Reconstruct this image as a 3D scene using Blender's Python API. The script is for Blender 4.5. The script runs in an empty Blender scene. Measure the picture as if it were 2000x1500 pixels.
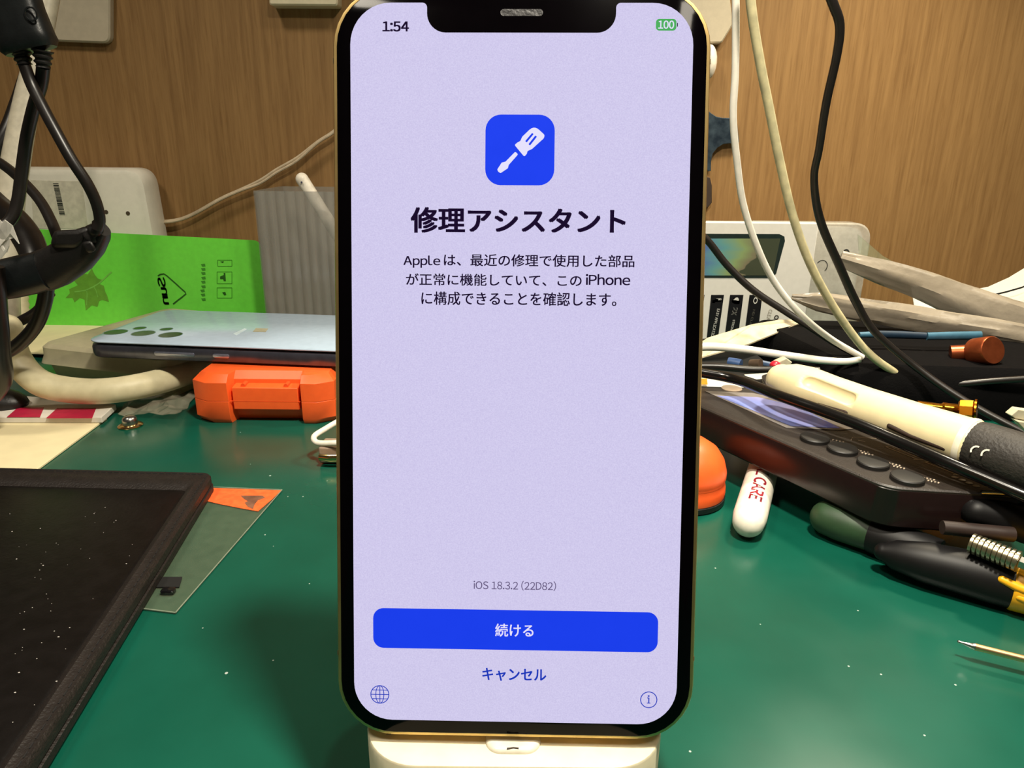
import bpy, math, random
from mathutils import Vector as V, Matrix
random.seed(7)
SC = bpy.context.scene
COL = SC.collection
R = math.radians
# ------------------------------------------------------------------ camera, light, exposure (millimetres in code, metres in the scene)
MM = 0.001
PITCH, ROLL, FPX, CAMZ = R(18.5), R(0.6), 1387.0, 133.0
f0 = V((0, math.cos(PITCH), -math.sin(PITCH))); d0 = V((0, -math.sin(PITCH), -math.cos(PITCH))); x0 = V((1, 0, 0))
CF = f0; CD = d0 * math.cos(ROLL) + x0 * math.sin(ROLL); CR = x0 * math.cos(ROLL) - d0 * math.sin(ROLL)
CP = V((0, 0, CAMZ))
cam = bpy.data.cameras.new('camera'); camo = bpy.data.objects.new('camera', cam); COL.objects.link(camo)
cam.sensor_width = 36; cam.lens = 36 * FPX / 2000; cam.clip_start = 0.005; cam.clip_end = 20
m = Matrix.Identity(4)
for i in range(3):
    m[i][0] = CR[i]; m[i][1] = -CD[i]; m[i][2] = -CF[i]; m[i][3] = CP[i] * MM
camo.matrix_world = m
SC.camera = camo
SC.view_settings.view_transform = 'Standard'; SC.view_settings.look = 'None'
SC.view_settings.gamma = 1; SC.view_settings.use_curve_mapping = False
SC.view_settings.exposure = 0.0
w = bpy.data.worlds.new('room'); SC.world = w; w.use_nodes = True
w.node_tree.nodes['Background'].inputs[0].default_value = (1.0, 0.86, 0.68, 1)
w.node_tree.nodes['Background'].inputs[1].default_value = 0.05
def lamp(name, loc, aim, size, power, color, spread=180):
    l = bpy.data.lights.new(name, 'AREA'); l.shape = 'DISK'; l.size = size * MM; l.energy = power; l.color = color
    l.spread = R(spread)
    o = bpy.data.objects.new(name, l); COL.objects.link(o); o.location = V(loc) * MM
    o.rotation_euler = (V(aim) - V(loc)).to_track_quat('-Z', 'Y').to_euler()
    return o
lamp('desk_lamp_light', (60, 105, 430), (55, 170, 0), 44, 1.9, (1.0, 0.92, 0.76), 135)
lamp('shelf_lamp_light', (250, 400, 430), (230, 410, 0), 60, 1.25, (1.0, 0.88, 0.66), 112)
lamp('ceiling_light', (-420, -60, 900), (0, 330, 0), 160, 3.2, (1.0, 0.90, 0.74), 170)
lamp('ceiling_light', (520, -200, 1000), (0, 330, 0), 160, 2.4, (1.0, 0.90, 0.74), 170)

def ray(px, py): return CF + CR * ((px - 1000) / FPX) + CD * ((py - 750) / FPX)
def Z(px, py, z=0.0):
    r = ray(px, py); return CP + r * ((z - CAMZ) / r.z)
def Y(px, py, y):
    r = ray(px, py); return CP + r * (y / r.y)
# ------------------------------------------------------------------ materials
def lin(c):
    return tuple(((v / 255) / 12.92 if v / 255 <= 0.04045 else ((v / 255 + 0.055) / 1.055) ** 2.4) for v in c)
def mat(name, rgb, rough=0.5, metal=0.0, var=0.12, scale=120, bump=0.0, alpha=1.0, trans=0.0, spec=0.5, emis=None, estr=1.0, coat=0.0, rgb2=None, sub=0.0):
    M = bpy.data.materials.new(name); M.use_nodes = True
    nt = M.node_tree; b = nt.nodes['Principled BSDF']
    c = lin(rgb)
    tc = nt.nodes.new('ShaderNodeTexCoord'); no = nt.nodes.new('ShaderNodeTexNoise'); no.inputs['Scale'].default_value = scale * 2
    no.inputs['Detail'].default_value = 4
    nt.links.new(tc.outputs['Object'], no.inputs['Vector'])
    cr = nt.nodes.new('ShaderNodeValToRGB')
    c2 = lin(rgb2) if rgb2 else tuple(x * (1 - var) for x in c)
    c1 = c if rgb2 else tuple(min(1, x * (1 + var * 0.6)) for x in c)
    cr.color_ramp.elements[0].color = (*c2, 1); cr.color_ramp.elements[0].position = 0.35
    cr.color_ramp.elements[1].color = (*c1, 1); cr.color_ramp.elements[1].position = 0.65
    nt.links.new(no.outputs['Fac'], cr.inputs['Fac']); nt.links.new(cr.outputs['Color'], b.inputs['Base Color'])
    b.inputs['Roughness'].default_value = rough; b.inputs['Metallic'].default_value = metal
    b.inputs['Alpha'].default_value = alpha; b.inputs['Transmission Weight'].default_value = trans
    b.inputs['Specular IOR Level'].default_value = spec; b.inputs['Coat Weight'].default_value = coat
    if sub: b.inputs['Subsurface Weight'].default_value = sub; b.inputs['Subsurface Scale'].default_value = 0.002
    if emis:
        b.inputs['Emission Color'].default_value = (*lin(emis), 1); b.inputs['Emission Strength'].default_value = estr
    if bump:
        bp = nt.nodes.new('ShaderNodeBump'); bp.inputs['Strength'].default_value = bump; bp.inputs['Distance'].default_value = 0.0005
        n2 = nt.nodes.new('ShaderNodeTexNoise'); n2.inputs['Scale'].default_value = scale * 8
        nt.links.new(tc.outputs['Object'], n2.inputs['Vector']); nt.links.new(n2.outputs['Fac'], bp.inputs['Height'])
        nt.links.new(bp.outputs['Normal'], b.inputs['Normal'])
    return M

def wood_material():
    M = bpy.data.materials.new('wood_veneer'); M.use_nodes = True; nt = M.node_tree; b = nt.nodes['Principled BSDF']
    tc = nt.nodes.new('ShaderNodeTexCoord'); mp = nt.nodes.new('ShaderNodeMapping')
    mp.inputs['Scale'].default_value = (260, 1, 9); mp.inputs['Rotation'].default_value = (0, R(2.5), 0)
    nt.links.new(tc.outputs['Object'], mp.inputs['Vector'])
    n1 = nt.nodes.new('ShaderNodeTexNoise'); n1.inputs['Scale'].default_value = 1.0; n1.inputs['Detail'].default_value = 6; n1.inputs['Roughness'].default_value = 0.65
    nt.links.new(mp.outputs['Vector'], n1.inputs['Vector'])
    cr = nt.nodes.new('ShaderNodeValToRGB'); e = cr.color_ramp.elements
    e[0].position = 0.30; e[0].color = (*lin((126, 94, 57)), 1); e[1].position = 0.62; e[1].color = (*lin((150, 116, 73)), 1)
    nt.links.new(n1.outputs['Fac'], cr.inputs['Fac'])
    mp2 = nt.nodes.new('ShaderNodeMapping'); mp2.inputs['Scale'].default_value = (700, 1, 45); mp2.inputs['Rotation'].default_value = (0, R(2.5), 0)
    nt.links.new(tc.outputs['Object'], mp2.inputs['Vector'])
    n2 = nt.nodes.new('ShaderNodeTexNoise'); n2.inputs['Scale'].default_value = 1.0; n2.inputs['Detail'].default_value = 3
    nt.links.new(mp2.outputs['Vector'], n2.inputs['Vector'])
    cr2 = nt.nodes.new('ShaderNodeValToRGB'); cr2.color_ramp.elements[0].position = 0.30; cr2.color_ramp.elements[0].color = (0.86, 0.83, 0.79, 1)
    cr2.color_ramp.elements[1].position = 0.48; cr2.color_ramp.elements[1].color = (1, 1, 1, 1)
    nt.links.new(n2.outputs['Fac'], cr2.inputs['Fac'])
    mx = nt.nodes.new('ShaderNodeMix'); mx.data_type = 'RGBA'; mx.blend_type = 'MULTIPLY'; mx.inputs['Factor'].default_value = 1
    nt.links.new(cr.outputs['Color'], mx.inputs['A']); nt.links.new(cr2.outputs['Color'], mx.inputs['B'])
    nt.links.new(mx.outputs['Result'], b.inputs['Base Color'])
    b.inputs['Roughness'].default_value = 0.5; b.inputs['Specular IOR Level'].default_value = 0.3
    return M

def mat_surface():
    M = bpy.data.materials.new('green_rubber_mat'); M.use_nodes = True; nt = M.node_tree; b = nt.nodes['Principled BSDF']
    tc = nt.nodes.new('ShaderNodeTexCoord')
    n1 = nt.nodes.new('ShaderNodeTexNoise'); n1.inputs['Scale'].default_value = 22; n1.inputs['Detail'].default_value = 5
    nt.links.new(tc.outputs['Object'], n1.inputs['Vector'])
    cr = nt.nodes.new('ShaderNodeValToRGB'); e = cr.color_ramp.elements
    e[0].position = 0.3; e[0].color = (*lin((8, 70, 55)), 1); e[1].position = 0.7; e[1].color = (*lin((14, 82, 66)), 1)
    nt.links.new(n1.outputs['Fac'], cr.inputs['Fac'])
    last = cr.outputs['Color']
    for sc, th, rc in ((160, 0.045, (200, 215, 205)), (70, 0.03, (210, 220, 215))):     # dust specks
        vo = nt.nodes.new('ShaderNodeTexVoronoi'); vo.inputs['Scale'].default_value = sc; nt.links.new(tc.outputs['Object'], vo.inputs['Vector'])
        wn = nt.nodes.new('ShaderNodeMath'); wn.operation = 'LESS_THAN'; wn.inputs[1].default_value = th
        nt.links.new(vo.outputs['Distance'], wn.inputs[0])
        sep = nt.nodes.new('ShaderNodeSeparateColor'); nt.links.new(vo.outputs['Color'], sep.inputs['Color'])
        g = nt.nodes.new('ShaderNodeMath'); g.operation = 'GREATER_THAN'; g.inputs[1].default_value = 0.72; nt.links.new(sep.outputs['Red'], g.inputs[0])
        mu = nt.nodes.new('ShaderNodeMath'); mu.operation = 'MULTIPLY'; nt.links.new(wn.outputs[0], mu.inputs[0]); nt.links.new(g.outputs[0], mu.inputs[1])
        m2 = nt.nodes.new('ShaderNodeMath'); m2.operation = 'MULTIPLY'; nt.links.new(mu.outputs[0], m2.inputs[0]); m2.inputs[1].default_value = 0.7
        mx = nt.nodes.new('ShaderNodeMix'); mx.data_type = 'RGBA'; mx.inputs['B'].default_value = (*lin(rc), 1)
        nt.links.new(m2.outputs[0], mx.inputs['Factor']); nt.links.new(last, mx.inputs['A']); last = mx.outputs['Result']
    nt.links.new(last, b.inputs['Base Color'])
    n3 = nt.nodes.new('ShaderNodeTexNoise'); n3.inputs['Scale'].default_value = 35; nt.links.new(tc.outputs['Object'], n3.inputs['Vector'])
    mr = nt.nodes.new('ShaderNodeMapRange'); mr.inputs['To Min'].default_value = 0.17; mr.inputs['To Max'].default_value = 0.30
    nt.links.new(n3.outputs['Fac'], mr.inputs['Value']); nt.links.new(mr.outputs['Result'], b.inputs['Roughness'])
    b.inputs['Specular IOR Level'].default_value = 0.5
    return M

def screen_material():
    M = bpy.data.materials.new('lit_phone_screen'); M.use_nodes = True; nt = M.node_tree; b = nt.nodes['Principled BSDF']
    tc = nt.nodes.new('ShaderNodeTexCoord')
    mp = nt.nodes.new('ShaderNodeMapping'); mp.inputs['Scale'].default_value = (1, 1, 1); nt.links.new(tc.outputs['Object'], mp.inputs['Vector'])
    n1 = nt.nodes.new('ShaderNodeTexNoise'); n1.inputs['Scale'].default_value = 4200; n1.inputs['Detail'].default_value = 2
    nt.links.new(mp.outputs['Vector'], n1.inputs['Vector'])
    cr = nt.nodes.new('ShaderNodeValToRGB'); e = cr.color_ramp.elements
    e[0].position = 0.30; e[0].color = (*lin((200, 193, 230)), 1); e[1].position = 0.70; e[1].color = (*lin((213, 207, 240)), 1)
    nt.links.new(n1.outputs['Fac'], cr.inputs['Fac']); nt.links.new(cr.outputs['Color'], b.inputs['Emission Color'])
    b.inputs['Emission Strength'].default_value = 1.0; b.inputs['Base Color'].default_value = (0.01, 0.01, 0.01, 1)
    b.inputs['Roughness'].default_value = 0.12; b.inputs['Specular IOR Level'].default_value = 0.2
    return M

# ------------------------------------------------------------------ mesh helpers
class MB:
    def __init__(s): s.v = []; s.f = []
    def add(s, vs, fs):
        o = len(s.v); s.v += [V(p) for p in vs]; s.f += [tuple(i + o for i in f) for f in fs]; return s
    def loft(s, rings, cap0=True, cap1=True, closed=True):
        n = len(rings[0]); o = len(s.v)
        for r in rings: s.v += [V(p) for p in r]
        for k in range(len(rings) - 1):
            for i in range(n if closed else n - 1):
                j = (i + 1) % n
                s.f.append((o + k * n + i, o + k * n + j, o + (k + 1) * n + j, o + (k + 1) * n + i))
        if cap0: s.f.append(tuple(o + i for i in reversed(range(n))))
        if cap1: s.f.append(tuple(o + (len(rings) - 1) * n + i for i in range(n)))
        return s
    def box(s, a, b):
        x0, y0, z0 = a; x1, y1, z1 = b
        return s.loft([[(x0, y0, z0), (x1, y0, z0), (x1, y1, z0), (x0, y1, z0)], [(x0, y0, z1), (x1, y0, z1), (x1, y1, z1), (x0, y1, z1)]])
    def tube(s, pts, rad, seg=14, ab=None, ref=(0, 1, 0), cap='flat', sq=2.0):
        pts = [V(p) for p in pts]; n = len(pts)
        if not hasattr(rad, '__len__'): rad = [rad] * n
        ref = V(ref).normalized(); rings = []
        prevn = None
        def ring(c, t, ra, rb):
            nonlocal prevn
            if ab is None and prevn is not None:
                a = (prevn - t * prevn.dot(t)).normalized()
            else:
                a = t.cross(ref)
                if a.length < 1e-4: a = t.cross(V((0, 0, 1)))
                a.normalize()
            prevn = a; b = a.cross(t).normalized(); out = []
            for i in range(seg):
                q = 2 * math.pi * i / seg; cx, sx = math.cos(q), math.sin(q)
                if sq != 2.0:
                    cx = math.copysign(abs(cx) ** (2 / sq), cx); sx = math.copysign(abs(sx) ** (2 / sq), sx)
                out.append(c + a * (ra * cx) + b * (rb * sx))
            return out
        for i, p in enumerate(pts):
            t = (pts[min(i + 1, n - 1)] - pts[max(i - 1, 0)])
            if t.length < 1e-6: t = V((0, 0, 1))
            t.normalize()
            ra = rad[i]; rb = ab[i] if ab is not None else ra
            if i == 0 and cap == 'round':
                for k in (0.02, 0.12, 0.3, 0.5, 0.75): 
                    h = math.sqrt(1 - (1 - k) ** 2); rings.append(ring(p - t * min(ra, rb) * (1 - k) , t, ra * h, rb * h))
            rings.append(ring(p, t, ra, rb))
            if i == n - 1 and cap == 'round':
                for k in (0.75, 0.5, 0.3, 0.12, 0.02):
                    h = math.sqrt(1 - (1 - k) ** 2); rings.append(ring(p + t * min(ra, rb) * (1 - k), t, ra * h, rb * h))
        return s.loft(rings)
    def sphere(s, c, rx, ry, rz, nu=16, nv=8, v0=-90):
        rings = []
        for k in range(nv + 1):
            a = R(v0 + (89.0 - v0) * k / nv); 
            if k == 0 and v0 <= -89: a = R(-89)
            rings.append([(c[0] + rx * math.cos(a) * math.cos(2 * math.pi * i / nu), c[1] + ry * math.cos(a) * math.sin(2 * math.pi * i / nu), c[2] + rz * math.sin(a)) for i in range(nu)])
        return s.loft(rings)
    def prism(s, poly, off):
        off = V(off); return s.loft([[V(p) for p in poly], [V(p) + off for p in poly]])
    def frame_poly(s, o, ux, uy, uz, layers):      # layers: (2D points, depth)
        o, ux, uy, uz = V(o), V(ux), V(uy), V(uz)
        return s.loft([[o + ux * p[0] + uy * p[1] + uz * d for p in pts] for pts, d in layers])

def spline(pts, n=8):
    pts = [V(p) for p in pts]; out = []
    P = [pts[0] * 2 - pts[1]] + pts + [pts[-1] * 2 - pts[-2]]
    for i in range(1, len(P) - 2):
        a, b, c, d = P[i - 1], P[i], P[i + 1], P[i + 2]
        for k in range(n):
            t = k / n
            out.append(0.5 * ((2 * b) + (c - a) * t + (2 * a - 5 * b + 4 * c - d) * t * t + (3 * b - a - 3 * c + d) * t ** 3))
    out.append(pts[-1]); return out
def lerp_list(vals, n):
    out = []
    for i in range(len(vals) - 1):
        for k in range(n): out.append(vals[i] + (vals[i + 1] - vals[i]) * k / n)
    out.append(vals[-1]); return out
def rrect(w_, h_, r, n=8):
    r = max(r, 0.01); out = []
    for cx, cy, a0 in ((w_ / 2 - r, h_ / 2 - r, 0), (-w_ / 2 + r, h_ / 2 - r, 90), (-w_ / 2 + r, -h_ / 2 + r, 180), (w_ / 2 - r, -h_ / 2 + r, 270)):
        for k in range(n + 1):
            a = R(a0 + 90 * k / n); out.append((cx + r * math.cos(a), cy + r * math.sin(a)))
    return out
def circ(r, n=24, cx=0, cy=0): return [(cx + r * math.cos(2 * math.pi * i / n), cy + r * math.sin(2 * math.pi * i / n)) for i in range(n)]
def ccw(p):
    a = sum(p[i][0] * p[(i + 1) % len(p)][1] - p[(i + 1) % len(p)][0] * p[i][1] for i in range(len(p)))
    return p if a > 0 else p[::-1]
def inset(p, d):
    n = len(p); out = []
    for i in range(n):
        a, b, c = V(p[i - 1][:2]), V(p[i][:2]), V(p[(i + 1) % n][:2])
        e1 = (b - a).normalized(); e2 = (c - b).normalized()
        n1 = V((-e1.y, e1.x)); n2 = V((-e2.y, e2.x)); k = 1 + n1.dot(n2)
        q = b + (n1 + n2) * (d / max(k, 0.2)); out.append((q.x, q.y))
    return out
def inset_each(p, ds):
    out = []; n = len(p)
    for i in range(n):
        a, b, c = V(p[i - 1][:2]), V(p[i][:2]), V(p[(i + 1) % n][:2]); e1 = (b - a).normalized(); e2 = (c - b).normalized()
        n1 = V((-e1.y, e1.x)); n2 = V((-e2.y, e2.x)); q1 = b + n1 * ds[i - 1]; q2 = b + n2 * ds[i]
        den = e1.x * e2.y - e1.y * e2.x; w_ = q2 - q1; t = (w_.x * e2.y - w_.y * e2.x) / den; q = q1 + e1 * t; out.append((q.x, q.y))
    return out
def fillet(p, r, n=6):
    out = []; N = len(p)
    rs = r if hasattr(r, '__len__') else [r] * N
    for i in range(N):
        a, b, c = V(p[i - 1][:2]), V(p[i][:2]), V(p[(i + 1) % N][:2]); rr = max(rs[i], 0.02)
        u, v_ = (a - b).normalized(), (c - b).normalized(); ang = math.acos(max(-1, min(1, u.dot(v_))))
        if ang > 3.1: ang = 3.1
        t = min(rr / math.tan(ang / 2), (a - b).length * 0.48, (c - b).length * 0.48)
        p0, p1 = b + u * t, b + v_ * t
        for k in range(n + 1):
            s_ = k / n; q = p0 * (1 - s_) ** 2 + b * 2 * s_ * (1 - s_) + p1 * s_ * s_; out.append((q.x, q.y))
    return out

def build(name, mb, material, parent=None, loc=None, smooth=True, bevel=0, kind=None, label=None, seg=2):
    org = V(loc) if loc is not None else (V(parent['_o']) if parent is not None and '_o' in parent.keys() else V((0, 0, 0)))
    me = bpy.data.meshes.new(name)
    me.from_pydata([tuple((p - org) * MM) for p in mb.v], [], mb.f); me.validate()
    import bmesh
    bm = bmesh.new(); bm.from_mesh(me); bmesh.ops.recalc_face_normals(bm, faces=bm.faces); bm.to_mesh(me); bm.free()
    if smooth:
        for p in me.polygons: p.use_smooth = True
        try: me.set_sharp_from_angle(angle=R(38))
        except Exception: pass
    me.materials.append(material)
    o = bpy.data.objects.new(name, me); COL.objects.link(o); o['_o'] = tuple(org)
    if parent is not None: o.parent = parent
    else: o.location = org * MM
    if bevel:
        b = o.modifiers.new('bevel', 'BEVEL'); b.width = bevel * MM; b.segments = seg; b.limit_method = 'ANGLE'; b.angle_limit = R(40)
    if kind: o['kind'] = kind
    if label: o['label'] = label
    return o
def tag(o, label, cat, group=None):
    o['label'] = label; o['category'] = cat
    if group: o['group'] = group
    return o
def thing(name, label, cat, loc, group=None):
    o = bpy.data.objects.new(name, None); COL.objects.link(o); o.location = V(loc) * MM; o.empty_display_size = 0.01
    o['_o'] = tuple(V(loc)); return tag(o, label, cat, group)

def glyph_mesh(body):
    cu = bpy.data.curves.new('t', 'FONT'); cu.body = body; cu.resolution_u = 4
    o = bpy.data.objects.new('t', cu); COL.objects.link(o); bpy.context.view_layer.update()
    dg = bpy.context.evaluated_depsgraph_get(); me = bpy.data.meshes.new_from_object(o.evaluated_get(dg))
    vs = [v.co.copy() for v in me.vertices]; fs = [tuple(p.vertices) for p in me.polygons]
    bpy.data.objects.remove(o); bpy.data.meshes.remove(me); bpy.data.curves.remove(cu)
    return vs, fs
def glyphs(body, c, ux, uy, w_, h_, bold=0.0):
    """text outline mesh fitted into a w x h box centred on c, axes ux, uy; Latin letters come from the full-width sans shapes"""
    if all(32 <= ord(ch) < 127 for ch in body):
        vs, fs, x = [], [], 0.0
        for ch in body:
            if ch == ' ': x += 0.26; continue
            v1, f1 = glyph_mesh(chr(ord(ch) + 0xFEE0))
            a = min(v.x for v in v1); b = max(v.x for v in v1); o = len(vs)
            k = 0.92
            vs += [V(((v.x - a) * k + x, v.y, 0)) for v in v1]; fs += [tuple(i + o for i in f) for f in f1]; x += (b - a) * k + 0.075
    else: vs, fs = glyph_mesh(body)
    if bold:
        n = len(vs); V0, F0 = list(vs), list(fs); vs, fs = [], []
        for k, (dx_, dy_) in enumerate(((-1, -.6), (1, -.6), (-1, .6), (1, .6), (0, 0))):
            vs += [V((v.x + dx_ * bold, v.y + dy_ * bold, 0)) for v in V0]; fs += [tuple(i + k * n for i in f) for f in F0]
    xs = [v.x for v in vs]; ys = [v.y for v in vs]; a, b, c0, d = min(xs), max(xs), min(ys), max(ys)
    c, ux, uy = V(c), V(ux), V(uy); mb = MB()
    mb.add([c + ux * (((v.x - a) / (b - a) - 0.5) * w_) + uy * (((v.y - c0) / (d - c0) - 0.5) * h_) for v in vs], fs)
    return mb
def ribbon(pts, wd, up=(0, 0, 1)):
    pts = [V(p) for p in pts]; mb = MB(); L = []; n = len(pts)
    for i, p in enumerate(pts):
        t = (pts[min(i + 1, n - 1)] - pts[max(i - 1, 0)]).normalized(); s = t.cross(V(up)).normalized() * (wd / 2)
        L.append([p - s, p + s])
    vs = [q for a in L for q in a]
    return mb.add(vs, [(2 * i, 2 * i + 1, 2 * i + 3, 2 * i + 2) for i in range(n - 1)])

# ------------------------------------------------------------------ setting
WY = 570.0
M_wood = wood_material()
o = build('wall_back', MB().box((-700, WY, -30), (700, WY + 12, 700)), M_wood, loc=(0, WY, 0)); o['kind'] = 'structure'
o = build('floor', MB().box((-1500, -1200, -760), (1500, 1200, -740)), mat('floor_grey', (110, 104, 96), 0.6), loc=(0, 0, -740)); o['kind'] = 'structure'
bench = thing('workbench', 'wooden workbench under the green rubber mat', 'workbench', (0, 250, -740))
build('bench_top', MB().box((-700, -60, -30), (700, WY - 0.5, -2.2)), mat('bench_wood', (150, 120, 85), 0.5), bench)
for sx in (-1, 1):
    for yy in (-50, 520):
        build('leg', MB().box((sx * 670 - 20, yy, -740), (sx * 670 + 20, yy + 40, -30)), M_wood, bench)
mt = build('desk_mat', MB().box((-690, -55, -2.2), (690, WY - 1, 0)), mat_surface(), loc=(0, 250, -2.2))
tag(mt, 'dusty glossy green rubber work mat covering the bench', 'mat')

# ------------------------------------------------------------------ phone in the dock
M_gold = mat('gold_band', (228, 196, 130), 0.36, 1.0, var=0.1)
M_glass = mat('black_glass', (3, 2, 3), 0.09, 0, spec=0.08, coat=0.0)
M_back = mat('gold_back_glass', (205, 185, 140), 0.35)
M_ink = mat('screen_ink', (14, 6, 26), 0.3, emis=(20, 8, 36), estr=1.0, spec=0.1)
M_grey_ink = mat('screen_grey_ink', (60, 50, 80), 0.3, emis=(92, 82, 116), estr=1.0, spec=0.1)
M_blue = mat('screen_blue', (10, 20, 80), 0.3, emis=(22, 58, 228), estr=1.0, spec=0.15)
M_dblue = mat('screen_deep_blue', (10, 20, 80), 0.3, emis=(24, 52, 176), estr=1.0, spec=0.15)
M_pale = mat('screen_pale', (40, 40, 50), 0.3, emis=(226, 222, 248), estr=1.0, spec=0.1)
M_greenlit = mat('screen_green', (10, 60, 20), 0.3, emis=(72, 158, 88), estr=1.0, spec=0.1)
RX = V((0.99979445, 0.010324, -0.01744918)); RY = V((-0.0091162, 0.99764817, 0.06793392))   # screen right / down in camera axes
def c2w(v): return CR * v[0] + CD * v[1] + CF * v[2]
SU = c2w(RX).normalized(); SD = c2w(RY).normalized(); SD = (SD - SU * SD.dot(SU)).normalized(); SN = SD.cross(SU).normalized()   # SN towards viewer
if SN.dot(CF) > 0: SN = -SN
SO = CP + c2w((1.13638891, -1.80871094, 138.017847))
def scr(px, py):
    r = ray(px, py); t = (SO - CP).dot(SN) / r.dot(SN); p = CP + r * t - SO; return p.dot(SU), p.dot(SD)
def SP(u, v_, d=0.0): return SO + SU * u + SD * v_ + SN * d
ph = thing('smartphone', 'upright gold-framed smartphone with a lit screen, standing in the cream dock', 'phone', SP(0, 73.3, -4))
def phone_loft(name, layers, material, label=None, parent=ph):
    mb = MB(); mb.frame_poly(SO, SU, SD, SN, layers); return build(name, mb, material, parent, label=label)
PW, PH, PR = 71.5, 146.7, 11.4
phone_loft('back_glass', [(rrect(PW - 1.6, PH - 1.6, PR - 0.8), -7.5), (rrect(PW - 1.2, PH - 1.2, PR - 0.6), -7.1)], M_back)
fr = phone_loft('frame', [(rrect(PW - 1.0, PH - 1.0, PR - 0.5), -7.1), (rrect(PW, PH, PR), -6.7), (rrect(PW, PH, PR), -0.75), (rrect(PW - 0.5, PH - 0.5, PR - 0.25), -0.3), (rrect(PW - 1.7, PH - 1.7, PR - 0.85), -0.2)], M_gold)
phone_loft('front_glass', [(rrect(PW - 1.7, PH - 1.7, PR - 0.85), -0.32), (rrect(PW - 1.7, PH - 1.7, PR - 0.85), -0.1), (rrect(PW - 2.0, PH - 2.0, PR - 1.0), 0.0)], M_glass)
M_band = mat('antenna_band', (96, 80, 52), 0.5)
for sx in (-1, 1):
    for vv in (-59.5, 56.5):
        mb = MB(); mb.frame_poly(SP(sx * (PW / 2 + 0.0), vv, -3.6), SU, SD, SN, [(rrect(0.12, 0.95, 0.02, 1), -3.0), (rrect(0.12, 0.95, 0.02, 1), 3.0)]); build('antenna_band', mb, M_band, ph)
mb = MB(); mb.frame_poly(SP(-25.5, PH / 2, -3.6), SU, SD, SN, [(rrect(0.95, 0.12, 0.02, 1), -3.0), (rrect(0.95, 0.12, 0.02, 1), 3.0)]); build('antenna_band', mb, M_band, ph)
for (sx, vv, L, nm) in ((-1, -44, 6, 'mute_switch'), (-1, -31, 11, 'volume_button'), (-1, -17, 11, 'volume_button'), (1, -26, 19, 'side_button')):
    mb = MB(); mb.frame_poly(SP(sx * (PW / 2 + 0.1), vv, -3.7), SU, SD, SN, [(rrect(0.5, L, 0.2), -1.4), (rrect(0.6, L, 0.25), -1.1), (rrect(0.6, L, 0.25), 1.1), (rrect(0.5, L, 0.2), 1.4)]); build(nm, mb, M_gold, ph)
# screen outline with notch
sw, sh, sr = 64.6, 139.8, 7.7
def screen_outline():
    pts = []
    hw, nd, r1, r2 = 17.75, 5.45, 0.9, 3.5
    def arc(cx, cy, r, a0, a1, n=10):
        for k in range(n + 1):
            a = R(a0 + (a1 - a0) * k / n); pts.append((cx + r * math.cos(a), cy + r * math.sin(a)))
    # v down; start top right going clockwise on screen
    arc(sw / 2 - sr, -sh / 2 + sr, sr, -90, 0); arc(sw / 2 - sr, sh / 2 - sr, sr, 0, 90)
    arc(-sw / 2 + sr, sh / 2 - sr, sr, 90, 180); arc(-sw / 2 + sr, -sh / 2 + sr, sr, 180, 270)
    t = -sh / 2
    arc(-hw - r1, t + r1, r1, -90, 0); arc(-hw + r2, t + nd - r2, r2, 180, 90)
    arc(hw - r2, t + nd - r2, r2, 90, 0); arc(hw + r1, t + r1, r1, 180, 270)
    return pts
out = screen_outline()
import bmesh as _bm
mb = MB(); mb.add([SP(p[0], p[1], 0.03) for p in out], [tuple(range(len(out)))])
scn = build('screen', mb, screen_material(), ph, smooth=False, label='lit lavender screen')
def stext(body, box, material, bold=0.0, d=0.06):
    x0_, y0_, x1_, y1_ = box; a = scr(x0_, (y0_ + y1_) / 2); b = scr(x1_, (y0_ + y1_) / 2); c_ = scr((x0_ + x1_) / 2, y0_); e_ = scr((x0_ + x1_) / 2, y1_)
    cu, cv = (a[0] + b[0]) / 2, (c_[1] + e_[1]) / 2
    return build('screen_text', glyphs(body, SP(cu, cv, d), SU, -SD, b[0] - a[0], abs(e_[1] - c_[1]), bold), material, scn, smooth=False)
def sshape(name, pts2d, material, d=0.05, parent=scn):
    mb = MB(); mb.add([SP(p[0], p[1], d) for p in pts2d], [tuple(range(len(pts2d)))]); return build(name, mb, material, parent, smooth=False)
stext('修理アシスタント', (802, 405.5, 1222, 456), M_ink, 0.031)
stext('Apple', (788, 499, 860, 523), M_ink, 0.015)
stext('は、最近の修理で使用した部品', (867, 497, 1239, 521), M_ink, 0.013)
stext('が正常に機能していて、この', (793, 535, 1136, 558.5), M_ink, 0.013)
stext('iPhone', (1144, 535.5, 1231, 557), M_ink, 0.015)
stext('に構成できることを確認します。', (823, 570.5, 1204, 597), M_ink, 0.013)
stext('iOS 18.3.2 (22D82)', (925, 1134, 1086, 1153), M_grey_ink, 0.006)
stext('1:54', (747, 42, 799, 62), M_ink, 0.03)
bu = scr(1007, 1191.5); bl = scr(1007, 1269.5); ba = scr(729, 1228); bb = scr(1285, 1232)
bw, bh = bb[0] - ba[0], bl[1] - bu[1]; bcx, bcy = (ba[0] + bb[0]) / 2, (bu[1] + bl[1]) / 2
sshape('button', [(bcx + p[0], bcy + p[1]) for p in rrect(bw, bh, 2.1)], M_blue)
stext('続ける', (967, 1218, 1042, 1243.5), M_pale, 0.016, 0.08)
stext('キャンセル', (942, 1305, 1067, 1330), M_dblue, 0.022)
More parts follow.
